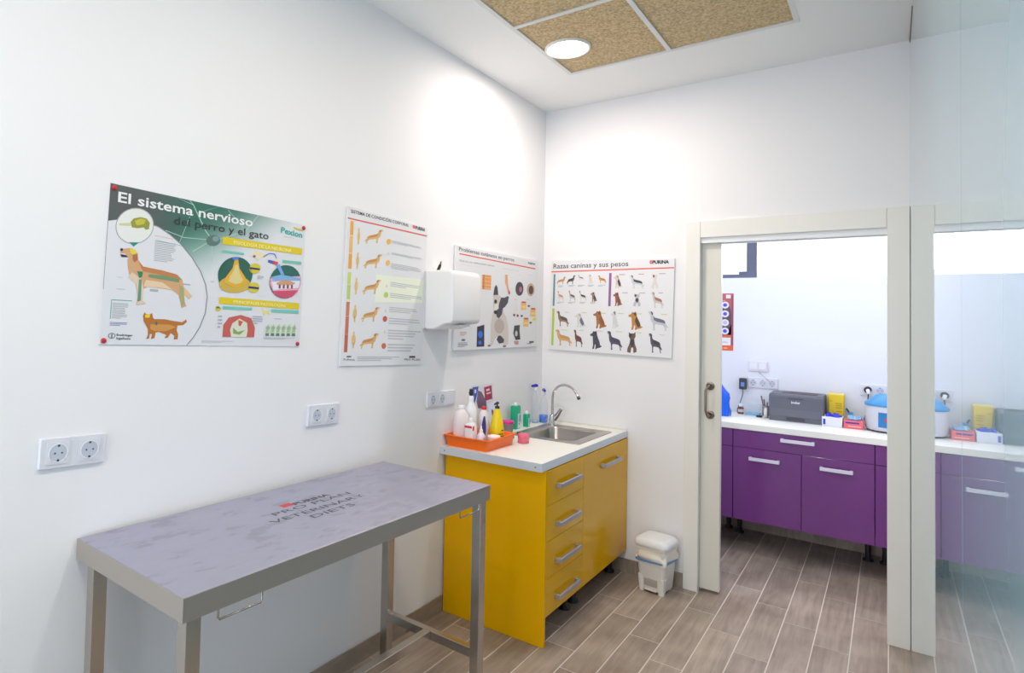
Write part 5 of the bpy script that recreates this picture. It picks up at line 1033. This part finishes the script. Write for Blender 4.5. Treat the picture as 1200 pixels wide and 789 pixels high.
# spray bottles
def sprayer(label, x, yy, hh, liquid, col, hd_, s=1.0):
    t = thing('spray_bottle', label, 'bottle', (x, yy, ZT if x < .1 else ZT+.003))
    r = .0285*s
    MB().lathe([(r*.97, 0), (r, .004), (r, hh*.62), (r*.8, hh*.74), (.010, hh*.90), (.010, hh*.93)], n=24, cap=True).build('bottle_body', CLEARP, t)
    MB().lathe([(r*.9, .002), (r*.955, .005), (r*.955, liquid), (.0, liquid)], n=24).build('liquid', mat(col, .1), t)
    capz(t, 'collar', [(.0125, hh*.93), (.0125, hh*.93+.016), (.007, hh*.93+.018)], mat((228, 228, 238), .4), 14)
    z = hh*.93+.018; d = (math.cos(hd_), math.sin(hd_))
    MB().tube([(-d[0]*.014, -d[1]*.014, z+.012), (0, 0, z+.014), (d[0]*.03, d[1]*.03, z+.010)], [.009, .011, .008], 10).build('trigger_head', mat((46, 44, 176), .35), t)
    MB().tube([(d[0]*.016, d[1]*.016, z+.006), (d[0]*.022, d[1]*.022, z-.012), (d[0]*.016, d[1]*.016, z-.028)], [.004, .0035, .003], 8).build('trigger', mat((226, 226, 240), .35), t)
sprayer('clear spray bottle a third full of bright blue liquid beside the faucet', .068, -.110, .195, .050, (0, 112, 226), -.9)
sprayer('nearly empty clear spray bottle with a blue head behind the blue filled one', .036, -.166, .228, .018, (150, 190, 214), -2.0, .85)
t = thing('green_stopper', 'small dark green stopper lying on the sink rim', 'stopper', (.150, -.610, .8745)); MB().lathe([(.010, 0), (.010, .008), (.007, .010)], n=16).build('cap_body', mat((20, 96, 84), .4), t)
t = thing('small_glass_cup', 'small clear glass lying at the left end of the worktop beside the tray', 'cup', (.036, -1.194+.0, ZT))
bpy.data.objects.remove(t)

# ---------------------------------------------------------------- pedal bin
t = thing('pedal_bin', 'small white pedal bin with a loose liner and blue band by the wall', 'bin', (.800, -.130, 0), math.radians(-8))
BINW = mat((236, 232, 226), .4)
MB().loft([rr(.012, .066, .066, .015), rr(.018, .070, .070, .018), rr(.235, .087, .087, .024), rr(.245, .088, .088, .024)]).build('bucket', BINW, t)
m = MB(); MB().loft([rr(0, .013, .02, .008, -.056, -.054), rr(.09, .014, .02, .008, -.062, -.058)]).build('base_foot', BINW, t); MB().loft([rr(0, .015, .02, .008, .056, -.054), rr(.09, .016, .022, .008, .062, -.060)]).build('base_foot', BINW, t); MB().loft([rr(0, .06, .012, .008, 0, .056), rr(.02, .06, .012, .008, 0, .056)]).build('base_foot', BINW, t)
MB().box(-.036, .036, -.082, -.060, .012, .022).build('pedal', mat((222, 216, 208), .45), t, bevel=.004)
MB().box(-.038, .038, -.0775, -.0715, .038, .080).build('pedal_recess', mat((176, 168, 160), .6), t, bevel=.003)
rings = []
for k in range(9):
    z = .180+.083*k/8; base = rr(z, .0905+.003*math.sin(k*.9), .0905+.003*math.sin(k*.9), .03, n=9); ring = []
    for j, (x, yy, zz) in enumerate(base):
        a = math.atan2(yy, x); w_ = .0035*math.sin(7*a+k*1.1)+.0028*math.sin(13*a-k*.8)+.002*math.sin(23*a); f_ = 1+w_/.09*(1 if k < 8 else .3); dz = (.012*math.sin(3*a+1)+.006*math.sin(8*a)) if k == 0 else .004*math.sin(5*a+k)*(k < 8)
        ring.append((x*f_, yy*f_, zz+dz))
    rings.append(ring)
MB().loft(rings, cap0=False, cap1=False).build('liner_bag', mat((240, 232, 220), .35), t)
rings = [[(x*f_, yy*f_, z+.006*math.sin(2*math.atan2(yy, x)+2)) for x, yy, _ in rr(0, .0935, .0935, .028, n=6)] for f_, z in ((.965, .176), (1.0, .178), (1.0, .188), (.965, .190))]
MB().loft(rings, cap0=False, cap1=False).build('blue_band', mat((100, 146, 196), .4), t)
MB().loft([rr(.262, .096, .096, .03), rr(.270, .100, .100, .034), rr(.292, .094, .094, .034), rr(.304, .078, .078, .030), rr(.306, .070, .070, .028)]).build('lid', WHITE, t)

# ---------------------------------------------------------------- back room units
FY = .837
t = thing('purple_cabinet', 'glossy purple base cabinet with one wide drawer over two doors', 'cabinet', (1.406, FY, 0))
def unit(t, x0, x1, ox, oy, drawers, doors, feet):
    m = MB(); m.box(x0+.001-ox, x0+.017-ox, .021, .585, .225, .833); m.box(x1-.017-ox, x1-.001-ox, .021, .585, .225, .833); m.box(x0+.017-ox, x1-.017-ox, .021, .585, .225, .241); m.box(x0+.017-ox, x1-.017-ox, .57, .585, .241, .833)
    m.build('carcass', mat((84, 40, 94), .4), t)
    for a, b, hx in drawers:
        d = Bx(a+.0015-ox, b-.0015-ox, 0, .019, .715, .832).build('drawer', PUR, t, bevel=.001)
        if hx: bar_handle(d, (hx[0]-ox, 0, .795), (hx[1]-ox, 0, .795), (0, -1, 0), .022, mat((214, 210, 222), .3, .3))
    for a, b, hx in doors:
        d = Bx(a+.0015-ox, b-.0015-ox, 0, .019, .2265, .7125).build('door', PUR, t, bevel=.001)
        if hx: bar_handle(d, (hx[0]-ox, 0, .648), (hx[1]-ox, 0, .648), (0, -1, 0), .022, mat((214, 210, 222), .3, .3))
    for fx, fy in feet: MB().lathe([(.030, 0), (.030, .012), (.016, .022), (.016, .19), (.026, .205), (.026, .2245)], cx=fx-ox, cy=fy, n=16).build('foot', BLACK, t)
unit(t, 1.0215, 1.7925, 1.406, 0, [(1.0215, 1.7925, (1.302, 1.489))], [(1.0215, 1.417, (1.120, 1.298)), (1.417, 1.7925, (1.516, 1.687))], [(1.75, .44)])
t = thing('purple_cabinet', 'glossy purple cabinet half hidden by the sliding door, left of the wide drawer', 'cabinet', (.72, FY, 0))
unit(t, .4215, 1.0205, .72, 0, [(.4215, 1.0205, (.62, .80))], [(.4215, 1.0205, (.62, .80))], [(.90, .54), (.46, .44), (.985, .475)])
t = thing('purple_cabinet', 'glossy purple cabinet at the right edge of the doorway, beside the wide drawer', 'cabinet', (2.19, FY, 0))
unit(t, 1.7935, 2.59, 2.19, 0, [], [(1.7935, 2.19, (1.95, 2.13)), (2.19, 2.59, (2.25, 2.43))], [(1.84, .44), (2.5, .44)])
for o in [c for c in t.children if c.name.startswith('door')]: pass
m = MB().box(1.795-2.19, 2.588-2.19, 0, .019, .715, .832); m.build('drawer', PUR, t, bevel=.001)
Bx(.40, 2.595, FY-.006, YB-.011, .8345, .875).build('back_worktop', WTOP, bevel=.002, label='long white worktop along the back room wall over the purple cabinets', category='worktop')
ZB = .8752
# printer
t = thing('printer', 'dark grey laser printer on the back room worktop', 'printer', (1.349, 1.300, ZB))
PG = mat((98, 100, 112), .45); PD = mat((66, 68, 78), .5)
MB().loft([rr(0, .160, .125, .01), rr(.030, .160, .125, .01), rr(.034, .162, .128, .012), rr(.178, .162, .128, .014), rr(.190, .156, .122, .016)], smooth=False).build('housing', PG, t, bevel=.002)
Bx(-.150, .148, -.1295, -.1285, .085, .165).build('front_flap', mat((90, 92, 104), .4), t); Bx(-.055, .055, -.130, -.1286, .010, .030).build('paper_tray_grip', PD, t)
Bx(-.045, .045, -.1305, -.1296, .156, .166).build('flap_recess', PD, t); Bx(-.09, .12, -.08, .08, .1895, .1915).build('output_slot', mat((70, 52, 50), .5), t)
V, F = text_mesh('brother', .052, .016, .03); m = MB(); m.add([(x-.025, -.1300, z+.128) for x, z, _ in V], F); m.build('name_badge', mat((226, 226, 232), .4), t)
# sharps box, glove boxes
t = thing('sharps_container', 'yellow sharps container standing behind the white glove box', 'container', (1.572, 1.345, ZB))
MB().loft([rr(0, .040, .040, .008), rr(.185, .048, .048, .010), rr(.200, .048, .048, .010)]).build('box_body', mat((232, 200, 20), .4), t)
MB().loft([rr(.2005, .046, .046, .010), rr(.208, .044, .044, .010)]).build('lid', mat((238, 214, 120), .4), t)
m = MB(); m.T = Matrix.Translation((0, -.0005, 0))
for k, (x0, x1, z) in enumerate(((-.004, .034, .14), (.0, .036, .125), (-.002, .034, .11), (.0, .034, .085), (-.004, .02, .07), (-.034, -.02, .155))): yv = -.040-.008*z/.185; m.box(x0, x1, yv-.0012, yv-.0006, z, z+.006)
m.build('printed_lines', mat((186, 158, 30), .5), t)['kind'] = 'stuff'
t = thing('glove_box', 'white glove box with blue gloves spilling from its top', 'box', (1.560, 1.235, ZB))
Bx(-.056, .056, -.095, .05, 0, .062).build('box_body', mat((226, 226, 240), .45), t, bevel=.001); Bx(-.050, -.036, -.0958, -.0952, .012, .050).build('printed_mark', mat((50, 60, 190), .5), t)
m = MB()
for k in range(7):
    a = k*.9; m.tube([(-.03+.01*k, -.05+.02*math.sin(a), .060), (-.028+.01*k, -.04, .076+.006*math.sin(a*2)), (-.02+.011*k, -.02+.02*math.cos(a), .066)], [.008, .010, .006], 8)
m.build('gloves', mat((56, 62, 206), .5), t)
t = thing('glove_box', 'coral red glove box with a dark blue stripe beside the centrifuge', 'box', (1.677, 1.230, ZB))
Bx(-.054, .052, -.080, .05, 0, .052).build('box_body', mat((236, 106, 112), .45), t, bevel=.001); m = MB(); m.box(-.045, .030, -.0808, -.0802, .033, .043); m.box(-.045, .03, -.06, -.04, .0522, .0526); m.build('blue_stripe', mat((70, 50, 150), .5), t)
m = MB(); m.box(-.03, .04, -.0808, -.0802, .012, .018); m.build('printed_line', mat((246, 190, 190), .5), t)
m = MB()
for k in range(5): m.tube([(-.02+.012*k, -.02, .052), (-.018+.012*k, -.005+.01*math.sin(k*2), .070), (-.01+.012*k, .015, .056)], [.008, .010, .006], 8)
m.build('gloves', mat((150, 196, 232), .5), t)
t = thing('spray_can', 'pale blue topped small tube behind the coral glove box', 'tube', (1.655, 1.325, ZB)); MB().lathe([(.02, 0), (.022, .004), (.022, .06), (.012, .07)], n=18).build('tube_body', mat((226, 232, 244), .4), t); MB().lathe([(.012, .0705), (.012, .088), (.006, .09)], n=14).build('cap', mat((50, 160, 220), .4), t)
# centrifuge
t = thing('centrifuge', 'round grey white centrifuge with a blue domed lid', 'centrifuge', (1.868, 1.215, ZB))
MB().lathe([(.110, 0), (.122, .004), (.122, .008), (.116, .010)], n=40).build('base_ring', mat((70, 56, 60), .5), t)
MB().lathe([(.124, .0102), (.134, .022), (.134, .150), (.130, .165)], n=44).build('drum', mat((206, 208, 218), .35), t)
MB().lathe([(.136, .1655), (.138, .172), (.136, .180), (.078, .232), (.070, .236), (.0, .238)], n=44).build('lid', mat((66, 148, 206), .35), t)
V = []; F = []
for q in range(9): an = -2.05+q*.125; V += [(.1350*math.cos(an), .1350*math.sin(an), .035), (.1350*math.cos(an), .1350*math.sin(an), .130)]
m = MB(); m.add(V, [(2*q, 2*q+2, 2*q+3, 2*q+1) for q in range(8)]); pnl = m.build('control_panel', mat((40, 122, 186), .4), t)
m = MB(); V = []
for q in range(4): an = -1.80+q*.09; V += [(.1356*math.cos(an), .1356*math.sin(an), .074), (.1356*math.cos(an), .1356*math.sin(an), .092)]
m.add(V, [(2*q, 2*q+2, 2*q+3, 2*q+1) for q in range(3)]); m.build('red_display', mat((200, 50, 60), .4), pnl)
# plugs and cables
t = thing('power_plug', 'black plug with a white tip in the socket behind the centrifuge', 'plug', (1.745, YB-.014, 1.118))
MB().lathe([(.022, 0), (.022, -.02), (.014, -.03)], n=18, axis='y').build('plug_body', mat((50, 42, 44), .5), t); MB().tube([(0, -.03, 0), (.004, -.045, -.012), (.004, -.046, -.024)], [.011, .012, .008], 12).build('white_collar', WHITE, t)
MB().tube([(.004, -.046, -.026), (.0, -.045, -.09), (-.01, -.05, -.16), (-.02, -.06, -.205), (-.03, -.08, -.236)], .0035, 8).build('cable', mat((70, 60, 64), .5), t)
MB().tube([(1.640, 1.425, ZB+.004), (1.650, 1.428, ZB+.055), (1.632, 1.428, ZB+.09), (1.625, 1.425, ZB+.10)], .005, 8).build('cable_loop', mat((90, 86, 84), .5), label='dark cable curving down behind the yellow sharps container', category='cable')
MB().tube([(1.710, 1.400, ZB+.004), (1.722, 1.395, ZB+.03), (1.742, 1.39, ZB+.05)], .004, 8).build('cable', mat((110, 106, 104), .5), label='short grey cable rising beside the left of the centrifuge', category='cable')
t = thing('power_adapter', 'dark grey power adapter plugged into the left of the socket row', 'adapter', (.985, YB-.014, 1.095))
MB().loft([[(x, -.001, z) for x, z, _ in rr(0, .024, .042, .006)][::-1], [(x, -.032, z) for x, z, _ in rr(0, .024, .042, .006)][::-1]], smooth=False).build('adapter_body', mat((62, 62, 74), .45), t, bevel=.002)
Bx(-.012, .012, -.0335, -.0325, -.02, .012).build('adapter_label', mat((110, 150, 206), .5), t)
MB().tube([(0, -.02, -.043), (0, -.021, -.08), (-.012, -.03, -.13), (-.03, -.05, -.19), (-.025, -.08, -.214)], .003, 8).build('cable', mat((90, 90, 100), .5), t)
MB().tube([(1.085, YB-.005, 1.190), (1.115, YB-.022, 1.165), (1.145, YB-.024, 1.140), (1.17, YB-.022, 1.115)], .003, 8).build('thin_cable', mat((190, 190, 200), .5), label='thin pale cable from the switch plate down to the socket row', category='cable')
# little things left of the printer
t = thing('medicine_bottle', 'small brown glass bottle with white cap under the power adapter', 'bottle', (.985, 1.33, ZB)); MB().lathe([(.018, 0), (.019, .004), (.019, .045), (.011, .055)], n=18).build('bottle_body', mat((120, 66, 40), .2), t); MB().lathe([(.0125, .0555), (.0125, .075), (.010, .077)], n=16).build('cap', WHITE, t); MB().lathe([(.0194, .014), (.0194, .036)], n=18, cap=False).build('paper_label', mat((226, 214, 206), .5), t)
t = thing('storage_box', 'clear plastic box with a pale blue bottom left of the printer', 'box', (1.065, 1.34, ZB)); MB().loft([rr(.002, .048, .04, .006), rr(.082, .050, .042, .006)]).build('box_shell', CLEARP, t); MB().loft([rr(0, .046, .038, .005), rr(.016, .046, .038, .005)]).build('blue_tray', mat((120, 190, 226), .4), t)
t = thing('pen_cup', 'grey cup holding a few pens beside the printer', 'cup', (1.143, 1.36, ZB)); MB().lathe([(.022, 0), (.024, .075), (.022, .075), (.020, .006)], n=20).build('cup_body', mat((150, 146, 150), .4), t)
for k, (dx, dz, c) in enumerate(((-.030, .145, (120, 96, 76)), (-.012, .12, (90, 80, 86)), (.010, .10, (170, 80, 110)))):
    o = MB().tube([(1.143+dx*.15, 1.36, ZB+.010), (1.143+dx, 1.362+.004*k, ZB+dz)], [.0035, .0045], 8).build('pen', mat(c, .4), label=('brown pen leaning left out of the grey cup', 'dark pen standing in the middle of the grey cup', 'pink pen on the right in the grey cup')[k], category='pen', group='pens in the grey cup')
t = thing('adhesive_tape', 'white tape roll standing against the left side of the printer', 'tape', (1.163, 1.245, ZB+.037)); MB().lathe([(.036, -.010), (.036, .010), (.018, .010), (.018, -.010)], n=28, axis='x', cap=False).build('roll', mat((236, 230, 220), .5), t)
t = thing('label_holder', 'small black block between the clear box and the pen cup', 'block', (1.118, 1.245, ZB)); Bx(-.018, .018, -.015, .015, 0, .014).build('block_body', BLACK, t, bevel=.002)
# blue bag
rings = []
for k in range(10):
    f_ = k/9; z = .285*f_; hx = .075*(1-.15*f_) if f_ < .55 else .075*(.92)*(1-(f_-.55)/.45*.85); hx *= (1+.06*math.sin(k*1.7)); base = rr(z, hx, .055*(1-.6*f_)+.004, .03, -.03*max(0, f_-.5)*1.6, 0, n=5); ring = []
    for x, yy, zz in base:
        a = math.atan2(yy, x); w_ = 1+.06*math.sin(5*a+k*1.3)+.04*math.sin(9*a-k*.7); ring.append((x*w_, yy*w_, zz))
    rings.append(ring)
MB().loft(rings).build('plastic_bag', mat((14, 96, 226), .3), label='bright blue plastic bag standing on the back worktop at the edge of the sliding door', category='bag').location = (.868, 1.15, ZB)
